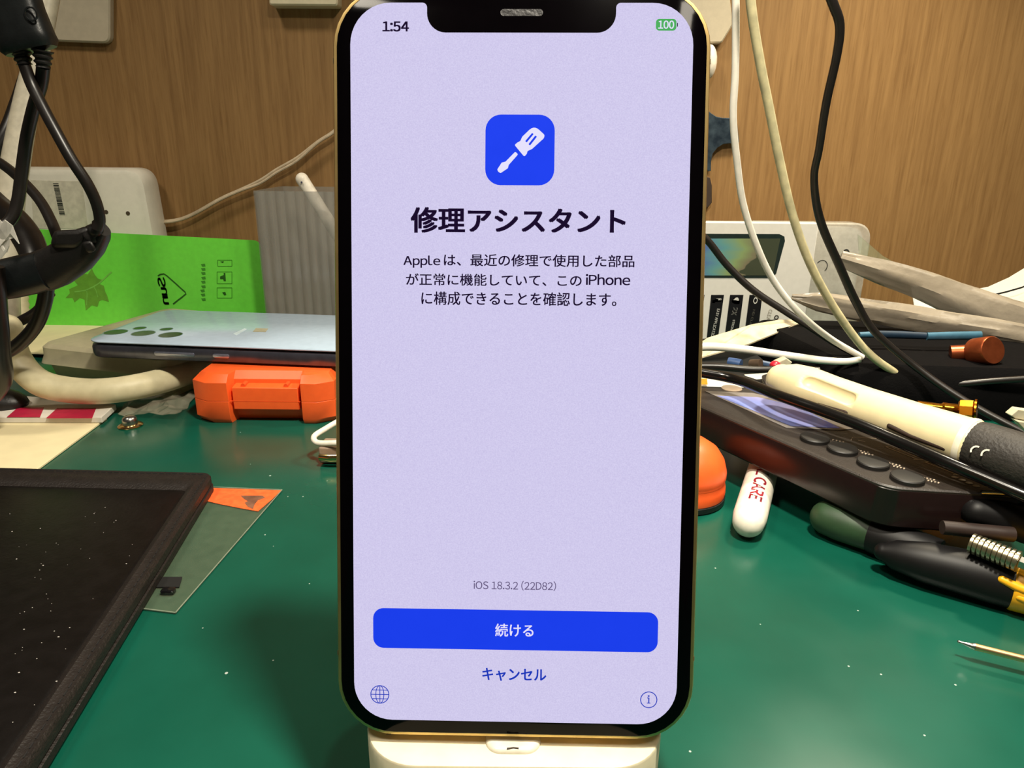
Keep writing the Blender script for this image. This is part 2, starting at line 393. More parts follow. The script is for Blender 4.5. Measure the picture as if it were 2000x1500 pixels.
# battery badge
a = scr(1281, 48); b = scr(1321, 48.5); c_ = scr(1300, 37); e_ = scr(1300, 60)
bc = ((a[0] + b[0]) / 2, (c_[1] + e_[1]) / 2)
sshape('battery_badge', [(bc[0] + p[0], bc[1] + p[1]) for p in rrect(b[0] - a[0], e_[1] - c_[1], 0.65)], M_greenlit)
q = scr(1323.2, 48.5); sshape('battery_nub', [(q[0] + p[0], q[1] + p[1]) for p in rrect(0.16, 0.7, 0.07, 3)], M_ink)
stext('100', (1285.5, 40.5, 1316.5, 56.5), M_pale, 0.02, 0.08)
# blue app icon with screwdriver
a = scr(948, 293); b = scr(1083, 293); c_ = scr(1015, 224); e_ = scr(1015, 362); ic = ((a[0] + b[0]) / 2, (c_[1] + e_[1]) / 2); isz = b[0] - a[0]
sshape('app_icon', [(ic[0] + p[0], ic[1] + p[1]) for p in rrect(isz, e_[1] - c_[1], isz * 0.225)], M_blue)
q2 = lambda x, y: scr(600 + x / 2.5, y / 2.5)
sshape('screwdriver_handle_sign', fillet([q2(*p) for p in ((1012, 708), (1030, 694), (1040, 690), (1050, 668), (1108, 612), (1160, 660), (1155, 676), (1098, 728), (1076, 738), (1072, 752), (1060, 766))], [.3, .3, .4, .3, 1.5, 1.5, .4, .3, .3, .3, .3], 5), M_pale, 0.08)
for s_ in (((1064, 690), (1098, 650), (1106, 655), (1072, 696)), ((1080, 705), (1114, 662), (1122, 668), (1088, 711))):
    sshape('handle_groove_sign', fillet([q2(*p) for p in s_], 0.12, 3), M_blue, 0.1)
sshape('screwdriver_blade_sign', fillet([q2(*p) for p in ((1016, 741), (1030, 754), (984, 806), (980, 822), (944, 846), (932, 838), (928, 828), (950, 794), (968, 790))], 0.25, 4), M_pale, 0.08)
# globe and info signs
def ring2(cu, cv, ru, rv, wd, n=40, a0=0, a1=360, d=0.06):
    mb = MB(); vs = []; 
    for k in range(n + 1):
        a = R(a0 + (a1 - a0) * k / n)
        for rr in (-wd / 2, wd / 2): vs.append(SP(cu + (ru + rr) * math.cos(a), cv + (rv + rr) * math.sin(a), d))
    return mb.add(vs, [(2 * i, 2 * i + 1, 2 * i + 3, 2 * i + 2) for i in range(n)])
g = scr(742, 1356); gr = 18.2 / 10.0
mb = ring2(g[0], g[1], gr, gr, 0.17); sub_ = ring2(g[0], g[1], gr * 0.45, gr, 0.15); mb.add(sub_.v, sub_.f)
for (x0_, y0_, x1_, y1_) in ((0, -gr, 0, gr), (-gr, 0, gr, 0), (-gr * .86, -gr * .5, gr * .86, -gr * .5), (-gr * .86, gr * .5, gr * .86, gr * .5)):
    s_ = ribbon([SP(g[0] + x0_, g[1] + y0_, 0.06), SP(g[0] + x1_, g[1] + y1_, 0.06)], 0.15, SN); mb.add(s_.v, s_.f)
build('globe_sign', mb, M_dblue, scn, smooth=False)
g = scr(1267, 1366.5); gr = 1.62
build('info_ring_sign', ring2(g[0], g[1], gr, gr, 0.18), M_dblue, scn, smooth=False)
for (du_, dv_, w1_, h1_) in ((-0.03, -0.78, 0.34, 0.30), (0.02, 0.12, 0.22, 1.15), (-0.16, -0.38, 0.36, 0.17), (0.0, 0.68, 0.72, 0.17)):
    sshape('info_letter_sign', [(g[0] + du_ + p[0], g[1] + dv_ + p[1]) for p in rrect(w1_, h1_, 0.04, 2)], M_dblue, 0.06)
# ear speaker in the notch
a = scr(1019, 24.5); mb = MB(); mb.frame_poly(SP(a[0], a[1], 0.0), SU, SD, SN, [(rrect(8.0, 1.25, 0.6), -0.05), (rrect(8.0, 1.25, 0.6), 0.03)])
build('ear_speaker', mb, mat('speaker_mesh', (40, 38, 40), 0.6, bump=0.6), ph)
# dock
M_cream = mat('cream_plastic', (222, 211, 180), 0.42, var=0.05, sub=0.05)
PB = SP(0, PH / 2, -4)                                            # phone bottom centre
ZT = PB.z - 1.0; dc = V((1.2, PB.y + 12, 0)); DW, DD = 61.5, 42.0
dock = thing('charging_dock', 'cream plastic charging dock under the upright smartphone', 'dock', (dc.x, dc.y, 0))
lay = lambda w_, d_, r_, z: ([(dc.x + p[0], dc.y + p[1]) for p in rrect(w_, d_, r_, 10)], z)
mb = MB(); mb.loft([[(p[0], p[1], z) for p in pts] for pts, z in (lay(DW - 1, DD - 1, 11, 0), lay(DW, DD, 11.5, 0.6), lay(DW, DD, 11.5, ZT - 0.5), lay(DW - 0.5, DD - 0.5, 11.2, ZT - 0.12), lay(DW - 1.4, DD - 1.4, 11, ZT))])
build('dock_body', mb, M_cream, dock)
mb = MB(); cc = V((Z(1002, 1455, ZT).x, PB.y - 4.4, 0)); prof = []
for (s_, zz) in ((1.0, ZT - 0.3), (1.0, ZT + 0.25), (0.94, ZT + 0.7), (0.82, ZT + 0.95)):
    prof.append([(cc.x + p[0] * s_, cc.y + 2 + (p[1]) * s_, zz) for p in rrect(11.2, 7.0, 3.2)])
mb.loft(prof); cn = build('connector_cradle', mb, mat('milky_plastic', (226, 220, 202), 0.25, trans=0.15), dock)
mb = MB(); mb.tube([Z(990, 1462, ZT + 1.0), Z(1003, 1460.5, ZT + 1.0), Z(1013, 1461.5, ZT + 1.0)], 0.16, 6); build('slot', mb, mat('dark_slot', (50, 35, 25), 0.6), cn)
mb = MB(); mb.box((cc.x - 3.3, PB.y - 0.8, ZT - 0.2), (cc.x + 3.3, PB.y + 0.8, PB.z + 0.05)); build('plug', mb, mat('plug_metal', (170, 170, 165), 0.3, 1.0), dock)

# ------------------------------------------------------------------ black leather sleeve, clear sheet, small bits (front left)
M_leather = mat('black_leather', (30, 25, 23), 0.5, bump=0.5, scale=160, var=0.2, spec=0.4)
P0 = Z(418, 921, 8); P1 = Z(52, 1500, 8); dr = (P1 - P0).normalized(); P1 = P0 + dr * 190; P3 = P0 + (Z(0, 911, 8) - P0).normalized() * 170; P2 = P1 + (P3 - P0)
quad = [(p.x, p.y) for p in (P0, P3, P2, P1)]
outer = ccw(quad)
sl = thing('leather_sleeve', 'flat black leather sleeve with stitched border at the front left of the mat', 'sleeve', (P0.x - 70, P0.y - 80, 0))
def flr(pts, z): return [(p[0], p[1], z) for p in pts]
mb = MB(); o_ = fillet(outer, 5, 6); i1 = fillet(inset(outer, 0.8), 4.5, 6)
mb.loft([flr(i1, 0.2), flr(o_, 1.2), flr(o_, 3.4), flr(i1, 3.8)]); build('lower_layer', mb, M_leather, sl)
mb = MB(); o2 = fillet(inset(outer, 0.3), 5, 6)
r_in = [inset(outer, 11.0)][0]
mb.loft([flr(i1, 3.9), flr(o2, 4.4), flr(o2, 6.9), flr(fillet(inset(outer, 1.1), 4, 6), 7.9), flr(fillet(inset(outer, 3.4), 3.5, 6), 7.5), flr(fillet(inset_each(outer, [7.5, 6, 6, 4.6]), 3, 6), 8.0), flr(fillet(inset_each(outer, [12, 8, 8, 6.2]), 2, 6), 7.2), flr(fillet(inset_each(outer, [13.5, 9, 9, 7.4]), 2, 6), 6.0)])
build('padded_border', mb, M_leather, sl)
mb = MB(); mb.loft([flr(fillet(inset_each(outer, [13.2, 8.8, 8.8, 7.1]), 2, 6), 6.05), flr(fillet(inset_each(outer, [13.8, 9.2, 9.2, 7.7]), 2, 6), 6.5)])
M_inner = mat('smooth_black_vinyl', (13, 11, 11), 0.4, bump=0.12, scale=90, var=0.3, spec=0.2)
build('inner_panel', mb, M_inner, sl)
st = MB(); ins = inset(outer, 2.2)
for k in range(4):
    a, b = V((*ins[k], 7.75)), V((*ins[(k + 1) % 4], 7.75)); L = (b - a).length; n = int(L / 2.6)
    for i in range(1, n):
        p = a + (b - a) * (i / n); t = (b - a).normalized() * 0.85; st.tube([p - t, p, p + t], 0.2, 5)
build('stitching', st, mat('black_thread', (14, 12, 12), 0.8), sl, kind='stuff')
# dust on the sleeve
du = MB()
for k in range(90):
    px, py = random.uniform(10, 330), random.uniform(990, 1480)
    if px > 330 - (py - 990) * 0.64: continue
    p = Z(px, py, 6.55); r_ = random.choice((0.08, 0.1, 0.13, 0.2)); du.sphere(p, r_ * random.uniform(1, 1.8), r_, r_ * 0.6, 5, 3)
build('dust', du, mat('pale_dust', (190, 185, 178), 0.9), sl, kind='stuff')

M_film = mat('clear_film', (110, 120, 98), 0.14, alpha=0.24, spec=0.6)
M_filmedge = mat('film_edge', (150, 160, 140), 0.2, alpha=0.6)
fc = [Z(551, 957, .5), Z(343, 1197, .5), Z(205, 1180, .5), Z(330, 948, .5)]
fs = thing('plastic_pouch', 'clear plastic pouch with a torn orange strip, half under the leather sleeve', 'pouch', (fc[1].x, fc[1].y, 0))
mb = MB(); mb.prism([(p.x, p.y, 0.15) for p in fc], (0, 0, 0.35)); build('film', mb, M_film, fs, smooth=False)
mb = MB()
for a, b in ((0, 1), (1, 2), (3, 0)): mb.tube([fc[a] + V((0, 0, .1)), (fc[a] + fc[b]) / 2 + V((0, 0, .1)), fc[b] + V((0, 0, .1))], 0.22, 6)
build('welded_edge', mb, M_filmedge, fs)
M_orange_print = mat('orange_print', (250, 104, 52), 0.45, var=0.18, scale=200)
op = [(405, 953), (549, 958), (531, 976), (504, 999), (470, 993), (430, 985), (404, 979), (395, 965)]
hole = [(470, 968), (512, 968), (518, 972), (504, 977), (498, 984), (494, 994), (484, 990), (478, 982), (484, 979), (476, 974)]
mb = MB(); mb.prism([Z(*p, 0.55) for p in op], (0, 0, 0.12)); build('orange_strip', mb, M_orange_print, fs, smooth=False)
mb = MB(); mb.prism([Z(*p, 0.69) for p in hole], (0, 0, 0.05)); build('torn_patch', mb, mat('grey_brown_print', (120, 84, 66), 0.4, var=0.3), fs, smooth=False)
mb = MB(); mb.prism([Z(*p, 0.6) for p in ((306, 1128), (356, 1128), (350, 1148), (300, 1148))], (0, 0, 0.3)); bt = build('black_patch', mb, mat('flat_black', (8, 8, 8), 0.8), loc=Z(330, 1138, .6), smooth=False)  # flat matt black square on the pouch
tag(bt, 'small matt black patch lying on the clear pouch', 'patch')
ck = Z(328, 1152, 1.6); mb = MB(); mb.loft([[(ck.x + p[0] * s_, ck.y + p[1] * s_, z) for p in rrect(4.2, 2.6, 0.7, 4)] for s_, z in ((1, 0.6), (1, 1.6), (0.7, 2.1))])
o = build('glass_chip', mb, mat('black_chip', (18, 18, 20), 0.06, spec=1.0), loc=(ck.x, ck.y, .6)); tag(o, 'tiny shiny black component beside the black patch', 'component')

# ------------------------------------------------------------------ papers (left)
M_paper = mat('cream_paper', (236, 222, 178), 0.75, var=0.05, scale=40)
M_white = mat('white_card', (220, 214, 202), 0.6, var=0.04)
pc = [Z(198, 828, 0), Z(85, 912, 0)]; e_ = (pc[1] - pc[0]).normalized(); A_ = pc[0] - e_ * 6; B_ = pc[0] + e_ * 70
mb = MB(); mb.prism([(A_.x, A_.y, .1), (A_.x - 170, A_.y + 4, .1), (B_.x - 180, B_.y, .1), (B_.x, B_.y, .1)], (0, 0, 1.0))
o = build('paper_sheet', mb, M_paper, loc=(A_.x - 80, A_.y - 30, 0.1), bevel=0.2); tag(o, 'plain cream paper sheet between the leather sleeve and the red-square card', 'paper')
cd = thing('printed_card', 'white card with dark red squares under the bent white tube', 'card', Z(90, 815, 1.3))
cpts = [Z(200, 826, 1.3), Z(228, 800, 1.3), Z(-90, 770, 1.3), Z(-120, 826, 1.3)]
mb = MB(); mb.prism(cpts, (0, 0, 3.0)); build('card', mb, M_white, cd, smooth=False, bevel=0.3)
for k, (a, b) in enumerate((((35, 796), (78, 815)), ((112, 797), (180, 817)), ((-60, 796), (-10, 815)))):
    mb = MB(); mb.prism([Z(a[0], a[1], 4.35), Z(b[0] + 8, a[1], 4.35), Z(b[0], b[1], 4.35), Z(a[0] - 22, b[1], 4.35)], (0, 0, 0.08)); build('red_square', mb, mat('crimson_print', (178, 24, 62), 0.5), cd, smooth=False)

# ------------------------------------------------------------------ bent white tube
M_ivory = mat('ivory_tube', (222, 212, 176), 0.5, var=0.1, scale=60, rgb2=(204, 194, 158))
pts = [Z(14, 640, 46), Z(34, 702, 29), Z(76, 746, 19), Z(140, 762, 14), Z(215, 763, 13), Z(300, 748, 13), Z(378, 724, 12), Z(440, 702, 12)]
sp = spline(pts, 6); o = build('bent_tube', MB().tube(sp, 6.6, 20, cap='round'), M_ivory, loc=pts[3])
tag(o, 'thick ivory bent tube running in front of the frosted box', 'tube')

# ------------------------------------------------------------------ frosted box and blue phone
M_frost = mat('frosted_plastic', (204, 196, 164), 0.42, var=0.06, alpha=0.80, trans=0.25)
L0 = Z(62, 672, 25); F0 = V((-208, 366, 25)); dx = (F0 - L0).normalized(); dy = V((-dx.y, dx.x, 0))
fb = [(L0 + dx * 91), L0, L0 + dy * 104, L0 + dx * 91 + dy * 104]; fq = ccw([(p.x, p.y) for p in fb])
cen = (fb[0] + fb[2]) / 2
bx = thing('frosted_box', 'frosted clear plastic box under the loose-backed blue phone', 'box', (cen.x, cen.y, 0))
mb = MB(); mb.loft([flr(fillet(inset(fq, 6), 5), 0.2), flr(fillet(inset(fq, 3.2), 6), 14)]); build('base', mb, M_frost, bx)
mb = MB(); mb.loft([flr(fillet(fq, 8), 14), flr(fillet(inset(fq, 0.4), 8), 15.5), flr(fillet(inset(fq, 1.2), 8), 18), flr(fillet(inset(fq, 1.4), 8), 23), flr(fillet(inset(fq, 3.5), 7), 25)]); build('lid', mb, M_frost, bx)
M_bluecov = mat('pale_blue_glass', (178, 198, 218), 0.16, spec=0.5, var=0.04)
M_bframe = mat('blue_grey_metal', (104, 106, 120), 0.3, 0.85)
ZC = 35.2; A_ = Z(160, 665, ZC); B_ = Z(652, 684, ZC); e1 = (B_ - A_).normalized(); e2 = V((-e1.y, e1.x, 0)); uz = V((0, 0, 1))
PL, PWd = 160.0, 75.0; C_ = V((A_.x, A_.y, 0)) + e1 * (PL / 2 + 0.5) + e2 * (PWd / 2)
bp = thing('blue_smartphone', 'pale blue smartphone with lifted back cover lying across the frosted box and orange case', 'phone', (C_.x, C_.y, 26))
lyr = lambda i, z: ([(p[0], p[1]) for p in rrect(PL - 2 * i, PWd - 2 * i, 9 - i)], z)
mb = MB(); mb.frame_poly(C_, e1, e2, uz, [lyr(1.6, 25.9), lyr(0.5, 26.6), lyr(0, 28.2), lyr(0, 31.2), lyr(0.6, 32.6), lyr(1.8, 33.2)]); build('metal_frame', mb, M_bframe, bp)
mb = MB(); mb.frame_poly(C_, e1, e2, uz, [lyr(2.5, 33.15), lyr(2.5, 34.1)]); build('inner_chassis', mb, mat('matt_black_chassis', (14, 14, 16), 0.6), bp)
mb = MB(); mb.frame_poly(C_, e1, e2, uz, [lyr(0.3, 34.2), lyr(0.0, 34.5), lyr(0.0, 34.9), lyr(0.5, ZC)]); cv = build('back_cover', mb, M_bluecov, bp)
M_hole = mat('hole_green_reflection', (22, 48, 24), 0.12, var=0.3); M_rim = mat('pale_rim', (150, 170, 185), 0.2, 0.4)  # green reflection in the dark holes is put into the base colour
for k, (px, py, r_) in enumerate(((226, 648.6, 5.9), (280, 651, 5.9), (333, 654, 5.9), (273, 641, 3.3), (325, 643, 3.3))):
    c_ = Z(px, py, ZC)
    mb = MB(); mb.loft([[(c_.x + p[0], c_.y + p[1], z) for p in circ(rr, 28)] for rr, z in ((r_ + 0.35, ZC - 0.2), (r_ + 0.3, ZC + 0.12), (r_, ZC + 0.12), (r_ - 0.1, ZC + 0.02))], cap1=False, cap0=False); build('lens_rim', mb, M_rim, cv)
    mb = MB(); mb.loft([[(c_.x + p[0], c_.y + p[1], z) for p in circ(rr, 28)] for rr, z in ((r_, ZC - 0.3), (r_, ZC + 0.03))]); build('lens_hole', mb, M_hole, cv)
M_keyline = mat('key_edge', (176, 180, 200), 0.25, 0.8)
for (xa, xb) in ((311, 393), (430, 463)):
    a = Y(xa, 692, A_.y); b = Y(xb, 695, A_.y)
    da = (V((a.x, a.y, 0)) - V((C_.x, C_.y, 0))).dot(e1); db = (V((b.x, b.y, 0)) - V((C_.x, C_.y, 0))).dot(e1)
    mb = MB(); mb.frame_poly(C_ + e1 * ((da + db) / 2) - e2 * (PWd / 2) + uz * 29.8, e1, uz, -e2, [(rrect(db - da, 2.1, 0.9, 5), -0.2), (rrect(db - da, 2.1, 0.9, 5), 0.35), (rrect(db - da - .5, 1.6, 0.8, 5), 0.5)]); build('side_key', mb, M_keyline, bp)
mb = MB(); mb.prism([Z(*p, ZC + 0.03) for p in ((494, 648), (500, 641), (524, 642), (519, 648.5))], (0, 0, 0.12)); stk = build('label_sticker', mb, mat('tan_label', (168, 164, 140), 0.5), cv, smooth=False)
mb = MB(); mb.prism([Z(*p, ZC + 0.03) for p in ((455, 652), (478, 641), (482, 643), (462, 655))], (0, 0, 0.05)); build('faint_mark', mb, mat('faint_white_mark', (205, 222, 235), 0.3), cv, smooth=False)

# ------------------------------------------------------------------ orange case
M_orange = mat('orange_plastic', (255, 100, 40), 0.42, var=0.05, sub=0.08)
M_oranged = mat('orange_recess', (240, 84, 30), 0.5, var=0.05)
a = Z(384, 838, 0); YF = Z(440, 828, 0).y; xl = Y(384, 800, YF + 5).x; xr = Y(656, 800, YF + 5).x; xc1 = Y(448, 800, YF).x; xc2 = Y(590, 800, YF).x; xf1 = Y(407, 800, YF).x; xf2 = xr - (xf1 - xl)
oc = thing('orange_case', 'chunky orange plastic case with a recessed latch bar, under the blue phone edge', 'case', ((xl + xr) / 2, YF + 14, 0))
YB = YF + 34
poly = [(xl, YF + 5), (xf1, YF), (xc1, YF), (xc1 + 1.2, YF + 7), (xc2 - 1.2, YF + 7), (xc2, YF), (xf2, YF), (xr, YF + 5), (xr, YB - 5), (xf2, YB), (xf1, YB), (xl, YB - 5)]
def scaled(p, d, cy):
    cx = (xl + xr) / 2; return [(x + (d if x < cx else -d) * (1 if abs(x - cx) > 22 else 0.0), y + (d if y < cy else -d)) for x, y in p]
HO = 25.3
mb = MB(); mb.loft([flr(scaled(poly, 1.8, YF + 17), 0), flr(poly, 3), flr(poly, 11.72), flr(scaled(poly, 0.15, YF + 17), 11.85)]); build('lower_shell', mb, M_orange, oc, bevel=0.35)
mb = MB(); mb.loft([flr(scaled(poly, 0.2, YF + 17), 11.87), flr(poly, 12.0), flr(poly, 21.5), flr(scaled(poly, 3.4, YF + 17), HO - 0.2)]); build('upper_shell', mb, M_orange, oc, bevel=0.35)
bx1, bx2 = Y(446, 790, YF).x + 1.0, Y(588, 790, YF).x - 0.6
mb = MB(); mb.loft([[(bx1 + 1, YF + 7.2, z0), (bx1 + 1, YF + 1.5, z0 + 0.8), (bx1 + 1, YF + 1.2, 12), (bx1 + 1, YF + 1.5, z1 - 0.8), (bx1 + 1, YF + 7.2, z1)] if k == 0 else [(bx2 - 1, YF + 7.2, z0), (bx2 - 1, YF + 1.5, z0 + 0.8), (bx2 - 1, YF + 1.2, 12), (bx2 - 1, YF + 1.5, z1 - 0.8), (bx2 - 1, YF + 7.2, z1)] for k, (z0, z1) in enumerate(((6.5, 19.5), (6.5, 19.5)))]); lb = build('latch_bar', mb, M_orange, oc, bevel=0.3)
for px in (478, 561):
    c_ = Y(px, 745, YF + 5.5); mb = MB(); mb.tube([(c_.x, YF + 2.6, 19.45), (c_.x, YF + 7.1, 19.45)], [1.1, 1.3], 12); build('hinge_peg', mb, M_oranged, lb)
mb = MB(); mb.box((bx1, YF + 1.15, 11.6), (bx2, YF + 1.6, 11.85)); build('seam', mb, M_oranged, lb)

# ------------------------------------------------------------------ clear crinkled bag and metal snap
M_bag = mat('crinkled_bag', (190, 182, 160), 0.14, alpha=0.22, spec=0.8)
def patch(corners, nx, ny, amp, z0=0.3, seed=1):
    rnd = random.Random(seed); vs = []
    for j in range(ny + 1):
        for i in range(nx + 1):
            u, v_ = i / nx, j / ny
            p = corners[0] * (1 - u) * (1 - v_) + corners[1] * u * (1 - v_) + corners[2] * u * v_ + corners[3] * (1 - u) * v_
            vs.append(p + V((rnd.uniform(-.4, .4), rnd.uniform(-.4, .4), rnd.uniform(0, amp) + z0)))
    fs_ = []
    for j in range(ny):
        for i in range(nx):
            a_ = j * (nx + 1) + i; fs_ += [(a_, a_ + 1, a_ + nx + 2), (a_, a_ + nx + 2, a_ + nx + 1)]
    return MB().add(vs, fs_)
cs = [Z(232, 815, 0), Z(345, 822, 0), Z(392, 772, 0), Z(270, 768, 0)]
o = build('crinkled_bag', patch(cs, 9, 7, 4.0, 0.4, 3), M_bag, loc=cs[0], smooth=False); sm = o.modifiers.new('thick', 'SOLIDIFY'); sm.thickness = 0.0003
tag(o, 'crinkled clear plastic bag between the metal snap and the orange case', 'bag')
M_brass = mat('brass', (226, 190, 130), 0.18, 1.0); M_steel = mat('steel', (190, 188, 182), 0.25, 1.0)
sn = thing('snap_rivet', 'small shiny metal snap rivet standing on the green mat', 'rivet', Z(255, 834, 0)); c_ = Z(255, 832, 0)
mb = MB(); mb.loft([[(c_.x + p[0], c_.y + p[1], z) for p in circ(rr, 24)] for rr, z in ((5.6, 0.1), (5.8, 0.5), (4.8, 1.1), (3.6, 1.3))]); build('base_flange', mb, M_brass, sn)
mb = MB(); mb.loft([[(c_.x + p[0], c_.y + p[1], z) for p in circ(rr, 20)] for rr, z in ((3.5, 1.3), (3.5, 3.2), (3.0, 4.6), (1.8, 5.4), (0.4, 5.6))]); build('dome', mb, M_steel, sn)

# ------------------------------------------------------------------ white wire clip left of the phone
cl = thing('wire_clip', 'white coated wire clip with a brass jaw, just left of the upright phone', 'clip', Z(650, 905, 0))
M_coat = mat('white_coating', (238, 230, 214), 0.4)
p = spline([Y(662, 822, 300), Y(638, 836, 296), Y(614, 852, 290), Y(618, 864, 286), Y(640, 866, 284), Y(668, 865, 282), Y(700, 866, 280)], 6)
build('wire_handle', MB().tube(p, 1.3, 12), M_coat, cl)
a = Z(628, 890, 2); mb = MB(); k0, k1 = Y(622, 868, 284), Y(664, 898, 284)
mb.box((k0.x, 283, 0.8), (k1.x + 8, 294, k0.z - 1)); build('clip_body', mb, mat('taupe_plastic', (150, 128, 108), 0.5), cl, bevel=0.8)
a, b = Y(624, 893, 281), Y(668, 893, 281); mb = MB(); mb.tube([a, (a + b) / 2 + V((0, -1.2, 0)), b + V((8, 0, 0))], [1.6, 1.9, 1.8], 12, ab=[1.0, 1.0, 1.0]); build('brass_jaw', mb, M_brass, cl)
bpz = min(v.z for v in mb.v)

# ------------------------------------------------------------------ back wall: router-like box, green sheet, wire, ribbed holder
M_rout = mat('white_box_plastic', (226, 222, 206), 0.35, var=0.03)
YR = 540; rt = thing('router_box', 'white rounded plastic box with barcode sticker standing against the wall', 'box', (-330, YR + 10, 0))
q = [Y(-180, 325, YR), Y(276, 329, YR), Y(300, 500, YR)]; 
tl, tr = q[0], q[1]; br = V((Y(296, 460, YR).x + 4, YR, 0.2)); blp = V((tl.x, YR, 0.2))
poly = fillet([(br.x, br.z), (tr.x, tr.z), (tl.x, tl.z), (blp.x, blp.z)], [2, 15, 2, 2], 8)
pin = lambda d: fillet(inset(ccw([(br.x, br.z), (tr.x, tr.z), (tl.x, tl.z), (blp.x, blp.z)]), d), [1.5, 13, 1.5, 1.5] if True else 1, 8)
mb = MB(); rings = [[(x, y, z) for x, z in pin(d)] for d, y in ((1.5, YR + 24), (0, YR + 21), (0, YR + 5), (1.5, YR + 1.5), (4.5, YR))]; mb.loft(rings); rb = build('housing', mb, M_rout, rt)
mb = MB(); mb.prism([Y(*p_, YR - 0.02) for p_ in ((60, 352), (160, 354), (172, 446), (66, 446))], (0, -0.2, 0)); ls = build('sticker', mb, mat('white_sticker', (214, 208, 188), 0.6), rt, smooth=False)
bc_ = MB(); M_ink2 = mat('printed_black', (44, 46, 40), 0.6)
t_ = 0; x_, y_ = 103.5, 358
while y_ < 420:
    hgt = random.choice((1.0, 1.6, 2.6, 0.8)); k_ = (y_ - 358) / 62 * 13
    bc_.prism([Y(x_ + k_, y_, YR - 0.3), Y(x_ + k_ + 10.5, y_, YR - 0.3), Y(x_ + k_ + 11, y_ + hgt, YR - 0.3), Y(x_ + k_ + .4, y_ + hgt, YR - 0.3)], (0, -0.05, 0)); y_ += hgt + random.choice((0.7, 1.0, 1.4))
build('barcode', bc_, M_ink2, ls, smooth=False)
for i_, (px, py) in enumerate(((207.5, 414), (250, 416.5))):
    c_ = Y(px, py, YR - 0.05); mb = MB(); mb.tube([c_, c_ + V((0, -0.3, 0))], 1.5, 12); build('screw_hole', mb, mat('hole_brown', (74, 60, 44), 0.7), rt)
# green translucent sheet
YG = 512; M_green = mat('green_film', (122, 238, 78), 0.3, var=0.05, alpha=0.93, trans=0.1, sub=0.0)
g0, g1, g2, g3 = Y(62, 447, YG), Y(506, 470, YG), Y(521, 640, YG), Y(30, 640, YG)
gs = thing('green_sheet', 'translucent green plastic sheet with a maple leaf print leaning by the wall', 'sheet', ((g0.x + g2.x) / 2, YG, g2.z))
zb = 0.5
gp = ccw([(g0.x, g0.z), (g3.x, zb), (g2.x + 1.5, zb), (g1.x + 1, g1.z)])
mb = MB(); pp = fillet(gp, [2, 2, 2, 6], 6); mb.loft([[(x, YG + (0.8 if k else 0), z) for x, z in pp] for k in (1, 0)]); build('sheet', mb, M_green, gs)
def gpoly(name, pix, material, y=YG - 0.1, th=0.08, parent=gs): 
    mb = MB(); mb.prism([Y(a_, b_, y) for a_, b_ in pix], (0, -th, 0)); return build(name, mb, material, parent, smooth=False)
M_leaf = mat('olive_print', (100, 160, 50), 0.5, var=0.1); M_gink = mat('dark_green_print', (34, 92, 20), 0.5, var=0.2); M_lvein = mat('leaf_vein', (120, 190, 80), 0.5)
q3 = lambda l: [(x / 3.846, 440 + y / 3.846) for x, y in l]
leaf = q3([(538, 350), (600, 358), (660, 368), (690, 325), (712, 372), (735, 400), (770, 412), (745, 440), (780, 455), (790, 500), (806, 530), (818, 575), (768, 560), (745, 570), (732, 612), (690, 600), (645, 640), (640, 600), (636, 558), (600, 545), (560, 578), (545, 545), (495, 545), (525, 510), (520, 480), (560, 462), (585, 450), (560, 420), (545, 385)])
gl = gpoly('maple_leaf_print', leaf, M_leaf)
def gstroke(name, pix, wd, material, y=YG - 0.25, parent=gl):
    pts_ = [Y(a_, b_, y) for a_, b_ in pix]; return build(name, ribbon(pts_, wd, (0, -1, 0)), material, parent, smooth=False)
gstroke('leaf_stem', q3([(560, 500), (640, 490), (700, 462), (745, 435), (800, 385), (838, 350)]), 0.8, M_lvein)
gstroke('leaf_vein', q3([(650, 600), (655, 520), (650, 485)]), 0.5, M_lvein); gstroke('leaf_vein', q3([(735, 540), (722, 490), (705, 462)]), 0.5, M_lvein)
gstroke('curved_line_print', [(308.5, 539), (313, 536), (320, 535), (325, 538), (340, 551), (352, 562), (361, 570), (363, 574), (356, 580), (348, 586), (338, 594)], 1.0, M_gink, parent=gs)
tc_ = Y(318.5, 568, YG - 0.3)
build('print_text', glyphs('Sun', tc_, (0.03, 0, -1), (-1, 0, 0), 20.5, 5.6, 0.03), M_gink, gs, smooth=False)
for (xa, ya, xb, yb) in ((425, 508, 453, 520), (424, 531, 453, 554), (424, 562, 453, 582)):
    for s_ in (((xa, ya), (xb, ya)), ((xb, ya), (xb, yb)), ((xb, yb), (xa, yb)), ((xa, yb), (xa, ya))): gstroke('icon_outline_print', s_, 0.35, mat('mid_green_print', (58, 136, 32), 0.5), parent=gs)
gpoly('icon_print', [(430, 540), (437, 537), (437, 533), (440, 533), (441, 549), (437, 549), (436, 545), (430, 545)], M_gink)
gpoly('icon_print', [(434, 571), (440, 570), (442, 576), (438, 577)], M_gink); gpoly('icon_print', [(430, 511), (437, 510), (436, 514)], M_gink)
rn = random.Random(5)
for yy in (516, 524, 532, 541, 549, 558, 566, 574, 583):
    xx = 392 + rn.uniform(-1, 1); gpoly('small_text_print', [(xx, yy), (xx + 8, yy - 1), (xx + 9, yy + 4), (xx + 3, yy + 5)], mat('mid_green_text', (60, 140, 36), 0.6))
# cream paper below the sheet
mb = MB(); mb.prism([Z(40, 635, 3), Z(250, 640, 3), Z(250, 700, 3), Z(40, 690, 3)], (0, 0, 1.0)); o = build('folded_paper', mb, M_paper, loc=Z(150, 660, 0)); 
mb = None
tag(o, 'cream paper lying in front of the green sheet, behind the frosted box', 'paper')
